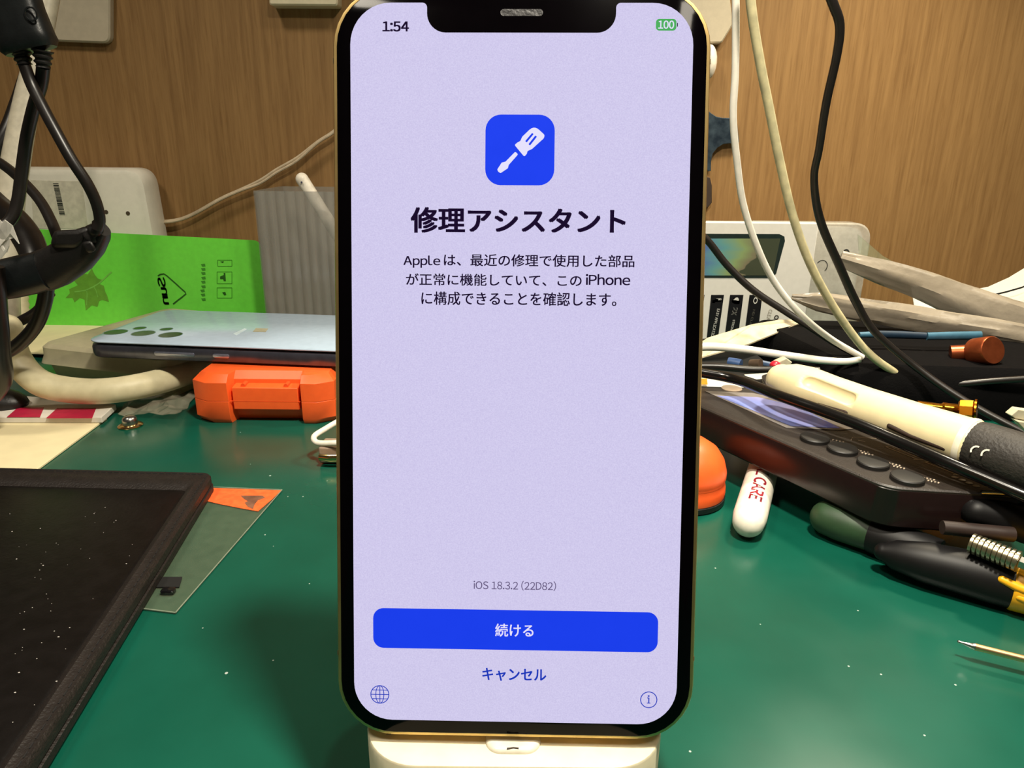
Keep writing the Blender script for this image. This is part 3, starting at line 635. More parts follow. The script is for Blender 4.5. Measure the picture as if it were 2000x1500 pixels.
# thin twin wire on the wall
M_wire = mat('pale_wire', (196, 178, 150), 0.5)
wr = thing('wall_wire', 'thin pale twin wire sagging across the wall left of the upright phone', 'wire', Y(480, 370, WY - 8))
base = [(230, 440), (292, 433.5), (340, 430), (376, 418), (430, 388), (470, 370), (508, 352), (540, 331), (580, 308), (620, 277), (652, 256), (700, 215), (750, 170)]
for off in (0, 1):
    pts = [Y(x, y + (off * (6 if 500 < x < 590 else 2.2)), WY - 9 - off) for x, y in base]
    build('strand', MB().tube(spline(pts, 5), 1.05, 8), M_wire, wr)
# ribbed clear holder with stylus
M_rib = mat('ribbed_clear_plastic', (150, 148, 140), 0.16, alpha=0.42, spec=1.0, var=0.03)
xa, xb, YH = Y(510, 500, 480).x, Y(510, 500, 480).x + 66, 480
zt = Y(520, 374, YH).z
hd = thing('ribbed_holder', 'clear ribbed plastic holder against the wall left of the upright phone', 'holder', ((xa + xb) / 2, YH + 25, 0))
def wallrib(x0_, y0_, x1_, y1_, nrm):
    n = 66; a_, b_ = V((x0_, y0_, 0)), V((x1_, y1_, 0)); L = (b_ - a_).length; outl = []
    for k in range(n + 1):
        t = k / n; d = 1.5 * abs(math.sin(math.pi * t * L / 6.4)); outl.append(a_ + (b_ - a_) * t + V(nrm) * d)
    inn = [a_ + (b_ - a_) * (k / n) - V(nrm) * 1.0 for k in range(n, -1, -1)]
    poly_ = outl + inn
    return MB().prism([(p_.x, p_.y, 0.3) for p_ in poly_], (0, 0, zt))
build('front_panel', wallrib(xa, YH, xb, YH, (0, -1, 0)), M_rib, hd); build('side_panel', wallrib(xa, YH + 56, xa, YH + 2, (-1, 0, 0)), M_rib, hd)
build('side_panel', wallrib(xb, YH + 2, xb, YH + 56, (1, 0, 0)), M_rib, hd); build('back_panel', wallrib(xb - 1, YH + 57, xa + 1, YH + 57, (0, 1, 0)), M_rib, hd)
build('bottom_panel', MB().box((xa + 1.2, YH + 2, 0.2), (xb - 1.2, YH + 55, 1.8)), M_rib, hd, smooth=False)
a, b = Y(590, 350, YH + 18), Y(720, 555, YH + 26); b = a + (b - a) * 0.95
sy = thing('stylus', 'white capsule-ended stick leaning out of the ribbed holder', 'stylus', b)
build('barrel', MB().tube([a, a * .5 + b * .5, b], 4.3, 18, cap='round'), M_coat, sy)
mb = MB(); c_ = Y(589, 356, YH + 13); mb.sphere(c_, 0.7, 0.5, 0.7, 8, 4); build('led_dot', mb, mat('grey_dot', (70, 70, 90), 0.4), sy)

# ------------------------------------------------------------------ things on the upper wall
M_milky = mat('milky_plate', (200, 188, 164), 0.4, alpha=0.92, var=0.05)
def plate(name, pix, y, th, r, material, label, cat, px_out=None):
    p3 = [Y(a_, b_, y) for a_, b_ in pix]; p2 = ccw([(p_.x, p_.z) for p_ in p3])
    mb = MB(); mb.loft([[(x, yy, z) for x, z in fillet(inset(p2, d), max(r - d, .3), 7)] for d, yy in ((0.3, y + th), (0, y + th - .8), (0, y + 1), (1.0, y))])
    o_ = build(name, mb, material, loc=(p3[0].x, y + th, p3[0].z)); tag(o_, label, cat); return o_
plate('wall_plate', [(60, -60), (214, -60), (214, 84), (84, 79)], WY - 6, 6, 6, M_milky, 'milky translucent rounded plate on the wall behind the black cable splitter', 'plate')
plate('wall_box', [(528, -70), (659, -70), (659, 11), (525, 10)], WY - 14, 14, 2, M_cream, 'cream box edge on the wall above, just left of the phone top', 'plate')
plate('wall_hook', [(1300, -80), (1418, -80), (1432, 48), (1410, 84), (1300, 84)], WY - 10, 10, 3, M_milky, 'milky adhesive hook on the wall beside the phone top right corner', 'hook')
c_ = Y(1384, 122, WY - 9); o = build('oval_hook', MB().sphere(c_, 5.6, 9, 12, 18, 10), M_coat, loc=c_ + V((0, 9, 0))); tag(o, 'small white oval knob on the wall peeking out right of the phone frame', 'knob')
# hanging metal blade tool
M_bluesteel = mat('blued_steel', (120, 142, 160), 0.28, 0.85, var=0.35, scale=60, rgb2=(70, 86, 104)); M_darkbrown = mat('dark_brown', (52, 38, 28), 0.6)
tl_ = thing('scraper', 'bluish steel hooked scraper hanging on the wall right of the upright phone', 'tool', Y(1400, 300, WY))
q5 = lambda l: [(1360 + x / 5, 180 + y / 5) for x, y in l]
bl_ = q5([(60, 130), (150, 205), (200, 238), (260, 250), (340, 252), (400, 262), (425, 490), (410, 502), (340, 500), (270, 508), (210, 545), (165, 600), (148, 680), (148, 770), (120, 775), (60, 700)])
p2 = ccw([(Y(a_, b_, WY - 7).x, Y(a_, b_, WY - 7).z) for a_, b_ in bl_])
mb = MB(); mb.loft([[(x, yy, z) for x, z in inset(p2, d)] for d, yy in ((0, WY - 1.0), (0, WY - 5.6), (0.4, WY - 6))]); build('blade', mb, M_bluesteel, tl_)
mb = MB(); h_ = [(Y(1340, 330, WY - 6).x, Y(1383, 335, WY - 6).z), (Y(1387, 350, WY - 6).x, Y(1387, 347, WY - 6).z), (Y(1391, 360, WY - 6).x, Y(1391, 362, WY - 6).z), (Y(1391, 396, WY - 6).x, Y(1391, 396, WY - 6).z), (Y(1383, 404, WY - 6).x, Y(1383, 406, WY - 6).z), (Y(1340, 400, WY - 6).x, Y(1340, 404, WY - 6).z)]
mb.prism([(x, WY - 5.5, z) for x, z in h_], (0, 4.5, 0)); build('handle', mb, M_darkbrown, tl_, bevel=0.5)  # dark brown piece below the blade

# ------------------------------------------------------------------ black cables and connectors, left
M_rub = mat('black_rubber', (22, 20, 19), 0.45, var=0.15, bump=0.15); M_rub2 = mat('black_hard_rubber', (20, 23, 24), 0.36, var=0.2, bump=0.1)
M_cab = mat('black_cable_sheath', (27, 23, 21), 0.36, var=0.15)
def cable(name, pts, r, material, label, group=None, n=7, seg=12, cap='flat'):
    s_ = spline(pts, n); rr = lerp_list(r, n) if hasattr(r, '__len__') else r
    o_ = build(name, MB().tube(s_, rr, seg, cap=cap), material, loc=pts[len(pts) // 2]); tag(o_, label, 'cable', group); return o_
pole = [Y(106, -60, 470), Y(92, 20, 462), Y(72, 110, 452), Y(50, 210, 442), Y(30, 320, 430), Y(16, 420, 420), Y(10, 540, 408), Y(14, 640, 395)]
o = build('lamp_post', MB().tube(spline(pole, 6), lerp_list([5.2, 5.4, 6, 6.8, 7.4, 7.8, 7.5, 7], 6), 18), mat('ivory_arm', (206, 198, 176), 0.45), loc=pole[5]); tag(o, 'tall ivory lamp post behind the black cables at the left edge', 'lamp')
YC = 300
spl = thing('cable_splitter', 'black moulded Y splitter hanging at the top left corner', 'splitter', Y(60, 60, YC))
ax = [Y(16, -50, YC), Y(34, 20, YC), Y(50, 72, YC), Y(58, 90, YC), Y(62, 100, YC)]
build('body', MB().tube(ax, [8.8, 9.4, 10.4, 10.6, 9.4], 26, ab=[5.5, 6.0, 6.4, 6.2, 5.0], ref=(0, 1, 0), sq=3.0), M_rub2, spl)
mb = MB(); c_ = Y(60, 27, YC - 6.2); mb.loft([[c_ + V((p_[0], d, p_[1])) for p_ in circ(rr, 20)] for rr, d in ((2.6, .3), (2.5, -.15), (2.0, -.15), (1.9, .3))], cap0=False, cap1=False); build('embossed_ring', mb, M_rub2, spl)
def relief(a, b, r0, par, name='strain_relief', rings=4):
    a, b = V(a), V(b); pts_, rr = [], []
    for k in range(rings * 4 + 1):
        t = k / (rings * 4); pts_.append(a + (b - a) * t); rr.append(r0 * (1 - 0.3 * t) * (1.0 if k % 4 in (0, 1) else 0.80))
    return build(name, MB().tube(pts_, rr, 16), M_rub, par)
relief(Y(38, 92, YC), Y(48, 126, YC), 4.0, spl, rings=3); relief(Y(83, 98, YC), Y(84, 132, YC), 3.9, spl, rings=3)
cable('black_cable', [Y(46, 122, YC), Y(62, 165, YC), Y(84, 210, YC - 2), Y(112, 262, YC - 4), Y(140, 312, YC - 5), Y(170, 358, YC - 4), Y(188, 396, YC - 2), Y(195, 430, YC), Y(190, 448, YC)], 2.2, M_cab, 'black cable running from the splitter down to the lower black connector')
cable('black_cable', [Y(85, 128, YC), Y(80, 165, YC + 4), Y(66, 210, YC + 8), Y(52, 270, YC + 10), Y(42, 340, YC + 10), Y(34, 395, YC + 8), Y(18, 432, YC + 5), Y(-20, 455, YC)], 2.4, M_cab, 'black cable dropping from the splitter in front of the ivory lamp post')
cable('black_cable', [Y(-60, 285, 360), Y(0, 318, 355), Y(42, 352, 345), Y(78, 392, 335), Y(100, 432, 325), Y(112, 462, 318)], 2.3, M_cab, 'black cable crossing from the left edge over the white box into the connector')
cable('black_cable', [Y(46, 150, 500), Y(32, 205, 490), Y(12, 262, 480), Y(-30, 330, 470)], [3, 4.2, 5, 5], M_cab, 'dark cable behind the ivory lamp post at the left edge')
cable('black_cable', [Y(-60, 350, 380), Y(-5, 402, 375), Y(28, 430, 365), Y(55, 468, 355), Y(70, 510, 345), Y(74, 560, 340)], [6, 6, 6.5, 7, 6, 5], M_cab, 'thick black cable bending behind the lower connector')
lc = thing('cable_connector', 'large black moulded cable connector over the green sheet', 'connector', Y(110, 500, 312))
ax = [Y(201, 447, 305), Y(193, 455, 306), Y(176, 474, 308), Y(150, 496, 310), Y(110, 520, 312), Y(84, 530, 312)]
build('socket_body', MB().tube(ax, [3.2, 4.8, 6.6, 8.0, 8.9, 9.0], 24, ab=[3, 4.4, 5.4, 6.4, 7, 7], sq=2.6), M_rub, lc)
ax = [Y(92, 527, 311), Y(60, 535, 311), Y(20, 544, 310), Y(-30, 552, 308), Y(-80, 556, 305)]
build('plug_body', MB().tube(ax, [8.5, 8.9, 8.8, 8.4, 8.0], 24, ab=[7, 7.2, 7, 6.5, 6], sq=2.6), M_rub2, lc)
mb = MB(); mb.loft([[Y(a_, b_, yy) for a_, b_ in ((158, 474), (178, 468), (189, 489), (172, 496))] for yy in (300, 318)]); build('moulded_fin', mb, M_rub, lc, bevel=1.2)
mb = MB(); mb.loft([[Y(a_, b_, yy) for a_, b_ in ((104, 450), (148, 448), (172, 440), (186, 456), (150, 486), (98, 484))] for yy in (302, 320)]); build('moulded_shoulder', mb, M_rub, lc, bevel=2.0)
relief(Y(180, 462, 304), Y(192, 438, 302), 3.6, lc, rings=2)
cable('black_cable', [Y(92, 540, 318), Y(88, 585, 320), Y(72, 632, 322), Y(42, 668, 324), Y(8, 690, 326), Y(-50, 712, 328)], 3.2, M_cab, 'black cable curling down from under the lower connector')
cable('black_cable', [Y(98, 572, 350), Y(74, 606, 350), Y(42, 626, 350), Y(6, 640, 350), Y(-60, 655, 350)], 2.5, M_cab, 'thinner black cable behind the curled one, left edge')
cable('black_cable', [Y(-18, 520, 300), Y(-13, 600, 300), Y(-8, 690, 302), Y(-8, 745, 306), Y(-50, 790, 310)], [5, 5.2, 5.6, 6.2, 6.5], M_cab, 'very thick black cable standing at the left edge')
# black lump added in place of the shadow below the cables
mb = MB(); mb.sphere(Z(-22, 786, 6), 20, 10, 8, 20, 10); o = build('shadow_lump', mb, M_rub, loc=Z(-22, 795, 0)); tag(o, 'added black shadow grommet lump lying at the left edge before the ivory tube', 'filler')
o = build('crumpled_film', patch([Y(-30, 500, 292), Y(10, 512, 292), Y(38, 478, 290), Y(-10, 430, 292)], 6, 5, 6, 0, 9), mat('crumpled_clear_film', (225, 222, 212), 0.1, alpha=0.75, spec=1.0), loc=Y(10, 480, 292), smooth=False)
sm = o.modifiers.new('thick', 'SOLIDIFY'); sm.thickness = 0.0004; tag(o, 'crumpled shiny clear film beside the lower connector at the left edge', 'film')
# small wrapped ivory piece under cables
a, b = Y(30, 575, 430), Y(34, 665, 420); pts = [a + (b - a) * (k / 14) for k in range(15)]
o = build('wrapped_spool', MB().tube(pts, [6.5 + (0.5 if k % 2 else -0.2) + k * 0.1 for k in range(15)], 16), M_ivory, loc=b); tag(o, 'ribbed ivory spool behind the black cables', 'spool')

# ------------------------------------------------------------------ retail packet at right
M_pk = mat('packet_white', (206, 204, 198), 0.42, var=0.03); M_blk = mat('packet_black', (16, 16, 20), 0.4)
YP = 503; lean = 0.0
pk = thing('retail_packet', 'white retail packet with a black-framed window and black stripes against the wall', 'packet', (200, YP + 8, 0))
xl_, xr_ = Y(1240, 500, YP).x, Y(1591, 500, YP).x; zt_ = Y(1450, 434, YP).z
build('card_body', MB().box((xl_, YP, 0.3), (xr_, YP + 9, zt_)), M_pk, pk, bevel=0.8)
def ppoly(name, pix, material, y=YP - 0.15, th=0.1, parent=pk): 
    mb = MB(); mb.prism([Y(a_, b_, y) for a_, b_ in pix], (0, -th, 0)); return build(name, mb, material, parent, smooth=False)
wf = ppoly('window_frame', [(1260, 456), (1522, 457), (1532, 462), (1533, 471), (1516, 534), (1508, 543), (1260, 542)], mat('window_black', (28, 40, 38), 0.3))
def gradient_film_material():  # blue to green to brown colour ramp across the window
    M = bpy.data.materials.new('gradient_film'); M.use_nodes = True; nt = M.node_tree; b = nt.nodes['Principled BSDF']
    tc = nt.nodes.new('ShaderNodeTexCoord'); sx = nt.nodes.new('ShaderNodeSeparateXYZ'); nt.links.new(tc.outputs['Generated'], sx.inputs[0])
    no = nt.nodes.new('ShaderNodeTexNoise'); no.inputs['Scale'].default_value = 2.2; nt.links.new(tc.outputs['Generated'], no.inputs['Vector'])
    ad = nt.nodes.new('ShaderNodeMath'); ad.operation = 'MULTIPLY_ADD'; ad.inputs[1].default_value = 0.35; nt.links.new(no.outputs['Fac'], ad.inputs[0]); nt.links.new(sx.outputs['X'], ad.inputs[2])
    cr = nt.nodes.new('ShaderNodeValToRGB'); E_ = cr.color_ramp.elements
    E_[0].position = 0.1; E_[0].color = (*lin((70, 80, 150)), 1); E_[1].position = 1.1; E_[1].color = (*lin((60, 66, 52)), 1)
    for p_, c_ in ((0.55, (72, 92, 160)), (0.72, (88, 138, 140)), (0.86, (122, 142, 96)), (1.0, (110, 104, 84))):
        x = E_.new(min(p_, 0.99)); x.color = (*lin(c_), 1)
    nt.links.new(ad.outputs[0], cr.inputs['Fac']); nt.links.new(cr.outputs['Color'], b.inputs['Base Color']); b.inputs['Roughness'].default_value = 0.2
    return M
ppoly('window_film', [(1260, 466), (1524, 466), (1510, 534), (1506, 538), (1260, 538)], gradient_film_material(), y=YP - 0.3, parent=wf)
for pix in ([(1389, 576), (1414, 576), (1402, 662), (1380, 664)], [(1426, 576), (1452, 576), (1440, 668), (1414, 668)], [(1464, 576), (1489, 576), (1478, 668), (1452, 668)], [(1351, 576), (1376, 576), (1364, 668), (1340, 668)]):
    st_ = ppoly('black_stripe', pix, M_blk)
M_pt = mat('packet_white_print', (205, 205, 200), 0.5)
def ptext(body, px, py, w_, h_, material=M_pt, b=0.0, k=0.12, par=pk):
    c_ = Y(px, py, YP - 0.4); ux = V((-k, 0, -1)).normalized(); uy = V((1, 0, -k)).normalized()
    build('packet_text', glyphs(body, c_, ux, uy, w_, h_, b), material, par, smooth=False)
ptext('EASY APPLICATION', 1397, 632, 22, 2.0); ptext('2X', 1435, 608, 5.8, 3.6, b=0.02); ptext('STRONGER', 1430, 640, 12, 1.6); ptext('HD CLEAR', 1468, 626, 16, 1.6, mat('dim_print', (90, 88, 80), 0.5))
ppoly('heart_icon', [(1429, 588), (1434, 581), (1441, 581), (1445, 588), (1444, 594), (1436, 594), (1430, 591)], M_pt)
ppoly('pack_icon', [(1391, 586), (1397, 585), (1397, 582), (1409, 583), (1409, 589), (1397, 590), (1396, 592), (1391, 592)], M_pt)
c_ = Y(1475.5, 587, YP - 0.4); mb = MB(); mb.loft([[c_ + V((p_[0] * .8, 0, p_[1] * 1.25)) for p_ in circ(rr, 16)] for rr in (1.9, 1.3)], cap0=False, cap1=False); build('round_icon', mb, M_pt, pk, smooth=False)
M_faint = mat('faint_taupe_print', (120, 112, 98), 0.6)
ptext('CLEAR', 1502, 618, 10, 2.6, M_faint, par=pk)
c_ = Y(1516.5, 620, YP - 0.3); mb = MB(); mb.loft([[c_ + V((p_[0], 0, p_[1])) for p_ in circ(rr, 16)] for rr in (1.7, 0.9)], cap0=False, cap1=False); build('round_icon', mb, mat('ring_print', (50, 44, 38), 0.6), pk, smooth=False)
# clear case behind with rounded corner
cx_ = thing('clear_case', 'clear plastic case with rounded corner and grey letters, right of the white packet', 'case', (230, YP + 16, 0))
xr2 = Y(1693, 500, YP + 12).x; zt2 = Y(1600, 434, YP + 12).z
p2 = ccw([(xr_ - 40, 0.4), (xr2, 0.4), (xr2, zt2), (xr_ - 40, zt2)])
mb = MB(); mb.loft([[(x, yy, z) for x, z in fillet(inset(p2, d), [1, 1, 14 - d, 1], 8)] for d, yy in ((1, YP + 22), (0, YP + 21), (0, YP + 11), (1.2, YP + 10))]); build('shell', mb, mat('clear_shell', (206, 202, 190), 0.14, alpha=0.55, spec=0.8), cx_)
mb = MB(); p2 = ccw([(xr_ - 38, 2), (xr2 - 4, 2), (xr2 - 4, zt2 - 3.5), (xr_ - 38, zt2 - 3.5)]); mb.loft([[(x, yy, z) for x, z in fillet(p2, [1, 1, 11, 1], 8)] for yy in (YP + 19, YP + 14)]); build('card_insert', mb, mat('insert_white', (214, 212, 204), 0.5), cx_)
def ctext(body, px, py, w_, h_, material, ux=(1, 0, 0), uy=(0, 0, 1), b=0.02):
    build('case_text', glyphs(body, Y(px, py, YP + 9.7), ux, uy, w_, h_, b), material, cx_, smooth=False)
M_cink = mat('charcoal_print', (44, 44, 42), 0.5)
mb = MB(); c_ = Y(1652, 495, YP + 9.7); vs = []
for k in range(13):
    a = R(-25 + 230 * k / 12)
    for rr in (1.7, 2.7): vs.append(c_ + V((rr * math.cos(a), 0, rr * math.sin(a) * 1.15)))
mb.add(vs, [(2 * i, 2 * i + 1, 2 * i + 3, 2 * i + 2) for i in range(12)]); build('arc_print', mb, M_cink, cx_, smooth=False)
mb = MB(); c_ = Y(1605, 520, YP + 9.7); vs = []
for k in range(15):
    a = R(-50 + 200 * k / 14)
    for rr in (3.7, 4.3): vs.append(c_ + V((rr * math.cos(a), 0, rr * math.sin(a) * 1.05)))
mb.add(vs, [(2 * i, 2 * i + 1, 2 * i + 3, 2 * i + 2) for i in range(14)]); build('arc_print', mb, M_cink, cx_, smooth=False)

# ------------------------------------------------------------------ black blocks added to fill the dark area, wrapped tubes, white sheets (back right)
M_dark = mat('dark_fill_black', (7, 6, 7), 0.9, bump=0.4, spec=0.1)
pc_ = [(Z(1440, 740, 0).x + 34, 352), (430, 330), (430, 452), (152, 462)]
mb = MB(); mb.loft([flr(fillet(ccw(pc_), 9), 0.2), flr(fillet(inset(ccw(pc_), -1), 9), 8), flr(fillet(inset(ccw(pc_), 1), 9), 22), flr(fillet(inset(ccw(pc_), 6), 9), 27)])
o = build('dark_fill_block', mb, M_dark, loc=(250, 400, 0)); tag(o, 'added black block filling the dark area under the cables at the right', 'pouch')  # added where there is only darkness under the cables
mb = MB(); mb.loft([flr(fillet(p_, 4), z) for p_, z in ((ccw([(85, 345), (150, 350), (150, 460), (85, 440)]), 0.2), (ccw([(84, 344), (150, 350), (150, 460), (84, 440)]), 12), (inset(ccw([(84, 344), (150, 350), (150, 460), (84, 440)]), 2), 15))])
o = build('low_dark_fill', mb, mat('low_fill_black', (9, 9, 10), 0.6), loc=(110, 400, 0)); tag(o, 'added low black shade-filling tray behind the dark gadget, right of the upright phone', 'block')  # low black shape added to fill the dark area beside the phone
M_wrap = mat('frosted_wrap', (150, 140, 124), 0.3, alpha=0.86, var=0.12, scale=30, bump=0.5)
def wrapped(name, pts, ra, rb, label, seed):
    rnd = random.Random(seed); s_ = spline(pts, 8); n = len(s_); A2 = lerp_list(ra, 8); B2 = lerp_list(rb, 8)
    mb = MB(); mb.tube(s_, A2, 28, ab=B2, ref=(0, 1, 0.2))
    c_ = sum(s_, V((0, 0, 0))) / n
    for i, v_ in enumerate(mb.v):
        j = i % 28; k = i // 28
        w1 = math.sin(j * 1.1 + k * 0.10 + seed) * 0.5 + math.sin(j * 2.7 - k * 0.28) * 0.22 + rnd.uniform(-.08, .08)
        ctr = s_[min(k, n - 1)]; mb.v[i] = v_ + (v_ - ctr).normalized() * w1
    o_ = build(name, mb, M_wrap, loc=c_, smooth=True); tag(o_, label, 'bag'); return o_
wrapped('wrapped_bundle', [Y(1640, 505, 478), Y(1720, 530, 470), Y(1800, 556, 462), Y(1880, 588, 452), Y(1960, 617, 440), Y(2060, 650, 425)], [5, 8, 9.5, 11, 11.5, 12], [3, 5, 6, 7, 7, 7], 'upper long plastic-wrapped bundle lying across the right rear', 2)
wrapped('wrapped_bundle', [Y(1546, 580, 440), Y(1600, 590, 436), Y(1680, 605, 432), Y(1760, 618, 428), Y(1850, 634, 422), Y(1950, 650, 412), Y(2060, 672, 400)], [1.2, 6, 7.2, 7.6, 8, 8, 8], [1, 4, 5, 5.5, 5.5, 5.5, 5.5], 'lower plastic-wrapped bundle with a pointed left end', 5)
mb = MB(); mb.prism([Y(1676, 458, 500), Y(1725, 500, 490), Y(1800, 542, 480), Y(1760, 560, 470), Y(1680, 520, 480)], (0, 1, 0)); o = build('film_flap', mb, M_film, loc=Y(1740, 520, 490), smooth=False); tag(o, 'thin triangular clear film flap between the clear case and the upper wrapped bundle', 'film')
# curled white sheet at far right
mb = MB(); cur = [(1780, 556), (1830, 566), (1880, 570), (1930, 560), (1970, 542), (2010, 518), (2060, 486), (2120, 450)]
top = [Y(a_, b_, 530) for a_, b_ in cur]; n = len(top)
vs = [p_ for p_ in top] + [V((p_.x, 505 - 0.1 * k, 1)) for k, p_ in enumerate(top)]
mb.add(vs, [(i, i + 1, n + i + 1, n + i) for i in range(n - 1)]); o = build('curled_sheet', mb, M_white, loc=Y(1950, 600, 530)); sm = o.modifiers.new('thick', 'SOLIDIFY'); sm.thickness = 0.0012
tag(o, 'curled white sheet with a black mark leaning at the far right', 'sheet')
mk = build('black_mark', ribbon([Y(1936, 577, 516), Y(1966, 570, 516), Y(1994, 562, 516), Y(2010, 556, 516)], 1.3, (0, -1, 0)), M_cink, o, smooth=False)
# folded white flyer
mb = MB(); q_ = [Z(1340, 690, 17), Z(1382, 662, 24), Z(1468, 636, 30), Z(1520, 627, 30), Z(1580, 626, 27.5), Z(1462, 674, 24), Z(1370, 700, 17)]
mb.prism(q_, (0, 0, 0.8)); o = build('folded_flyer', mb, mat('glossy_flyer', (228, 216, 186), 0.35, rgb2=(206, 192, 160), scale=60), loc=q_[3], smooth=False); tag(o, 'creased cream flyer in front of the white packet', 'paper')
# ------------------------------------------------------------------ cables right
M_wcab = mat('ivory_cable', (214, 202, 158), 0.5, var=0.16, scale=90, rgb2=(186, 176, 138)); M_wcab2 = mat('white_cable', (236, 230, 218), 0.45, var=0.05)
cable('white_cable', [Y(1436, -60, 330), Y(1437, 30, 332), Y(1436, 140, 335), Y(1432, 230, 338), Y(1440, 320, 342), Y(1452, 400, 346), Y(1478, 480, 350), Y(1512, 550, 355), Y(1562, 612, 358), Y(1620, 660, 360), Y(1684, 698, 362)], 1.65, M_wcab2, 'thinner off-white cable hanging nearest the upright phone at right')
cable('white_cable', [Y(1462, -60, 318), Y(1468, 20, 320), Y(1484, 120, 324), Y(1504, 220, 328), Y(1524, 320, 332), Y(1548, 420, 336), Y(1580, 510, 340), Y(1622, 590, 345), Y(1670, 660, 350), Y(1708, 700, 352), Y(1748, 728, 354)], 2.0, M_wcab, 'thicker ivory cable hanging second from the upright phone at right')
cable('white_cable', [Y(1330, 684, 368), Y(1380, 677, 368), Y(1450, 682, 366), Y(1520, 692, 362), Y(1600, 703, 358), Y(1650, 706, 356), Y(1680, 702, 356)], [2.3, 2.3, 2.2, 2.1, 2.0, 1.8, 1.6], M_wcab2, 'short bright white braided cable lying level right of the phone')
cable('black_cable', [Y(1600, -60, 325), Y(1626, 5, 325), Y(1640, 50, 326), Y(1634, 110, 328), Y(1614, 200, 332), Y(1600, 290, 336), Y(1590, 350, 340), Y(1602, 430, 345), Y(1640, 520, 350), Y(1672, 590, 354), Y(1710, 650, 352), Y(1790, 718, 345), Y(1880, 780, 330), Y(1990, 840, 312), Y(2080, 880, 300)], [2, 2, 1.9, 1.8, 1.8, 1.7, 1.7, 2, 2.1, 2.1, 1.9, 1.8, 1.8, 1.8, 1.8], M_cab, 'long black cable hanging from the top, third from the phone at right')
cable('black_cable', [Y(1330, 425, 400), Y(1380, 468, 398), Y(1420, 518, 395), Y(1470, 566, 390), Y(1530, 606, 385), Y(1590, 644, 378), Y(1640, 676, 372), Y(1700, 705, 368), Y(1760, 724, 364)], [2, 2, 2, 2, 1.9, 1.8, 1.7, 1.6, 1.5], M_cab, 'black cable slanting across the front of the white packet')
cable('black_cable', [Y(1300, 718, 300), Y(1376, 729, 298), Y(1440, 742, 292), Y(1520, 772, 266), Y(1600, 800, 252), Y(1680, 830, 239), Y(1760, 864, 227), Y(1850, 903, 213), Y(1930, 937, 203), Y(2020, 976, 193), Y(2120, 1020, 184)], 2.2, mat('shiny_black_cable', (16, 14, 13), 0.2), 'thick shiny black cable crossing in front over the dark gadget')
cable('black_cable', [Y(1340, 716, 345), Y(1400, 716, 342), Y(1470, 722, 338), Y(1540, 722, 336), Y(1600, 724, 334)], 1.9, M_cab, 'short black cable behind the shiny one, above the small papers')
cable('black_cable', [Y(1745, 726, 360), Y(1800, 744, 356), Y(1860, 750, 350), Y(1940, 744, 344), Y(2060, 736, 338)], 1.7, M_cab, 'black cable lying level in the shadow under the copper knob')

# ------------------------------------------------------------------ copper knob tool, blue tools, gold connector
M_copper = mat('copper', (172, 88, 52), 0.34, 0.85, var=0.15)
kt = thing('copper_knob_tool', 'copper-coloured cylindrical knob tool lying in the dark right rear', 'tool', Y(1900, 690, 362))
a, b, c_ = Y(1856, 690, 372), Y(1906, 688, 368), Y(1940, 684, 358)
build('shaft', MB().tube([a, a * .5 + b * .5, b], 4.3, 20), M_copper, kt); build('knob', MB().tube([b - (c_ - b) * 0.2, b, c_ - (c_ - b).normalized() * 0.8, c_], [5.0, 7.6, 7.6, 7.0], 28), M_copper, kt)
M_bluet = mat('blue_handle', (58, 104, 128), 0.5, var=0.1); M_bluet2 = mat('dark_blue_handle', (24, 46, 66), 0.5)
bt_ = thing('blue_tweezers', 'blue-handled flat tool lying in the dark below the wrapped bundles', 'tool', Y(1800, 655, 385))
build('sleeve', MB().tube([Y(1810, 657, 384), Y(1850, 656, 384), Y(1915, 655, 384)], [2.2, 2.4, 2.4], 14, ab=[1.6, 1.8, 1.8]), M_bluet, bt_)
build('grip', MB().tube([Y(1714, 653, 386), Y(1760, 654, 386), Y(1808, 656, 384)], [2.2, 2.2, 2.0], 14, ab=[1.6] * 3), M_bluet2, bt_)
build('tip', MB().tube([Y(1678, 654, 386), Y(1716, 653, 386)], [1.6, 1.9], 12), M_bluet, bt_)
M_goldm = mat('gold_metal', (214, 142, 40), 0.2, 1.0)
gc = thing('gold_connector', 'gold metal connector with a hex nut behind the cream tool', 'connector', Y(1880, 805, 318))
a, b, c_, d_ = Y(1790, 792, 306), Y(1868, 802, 302), Y(1872, 801, 300), Y(1908, 803, 296)
build('stem', MB().tube([a, a * .6 + b * .4, a * .4 + b * .6, a * .35 + b * .65, b], [2.3, 2.3, 2.3, 3.0, 3.0], 20), M_goldm, gc)
build('hex_nut', MB().tube([c_, c_ * .9 + d_ * .1, c_ * .2 + d_ * .8, c_ * 0.12 + d_ * .88], [4.0, 5.0, 5.0, 4.0], 8), M_goldm, gc, smooth=False)
build('end_disc', MB().tube([c_ * .12 + d_ * .88, d_], [5.4, 5.4], 24), M_goldm, gc)
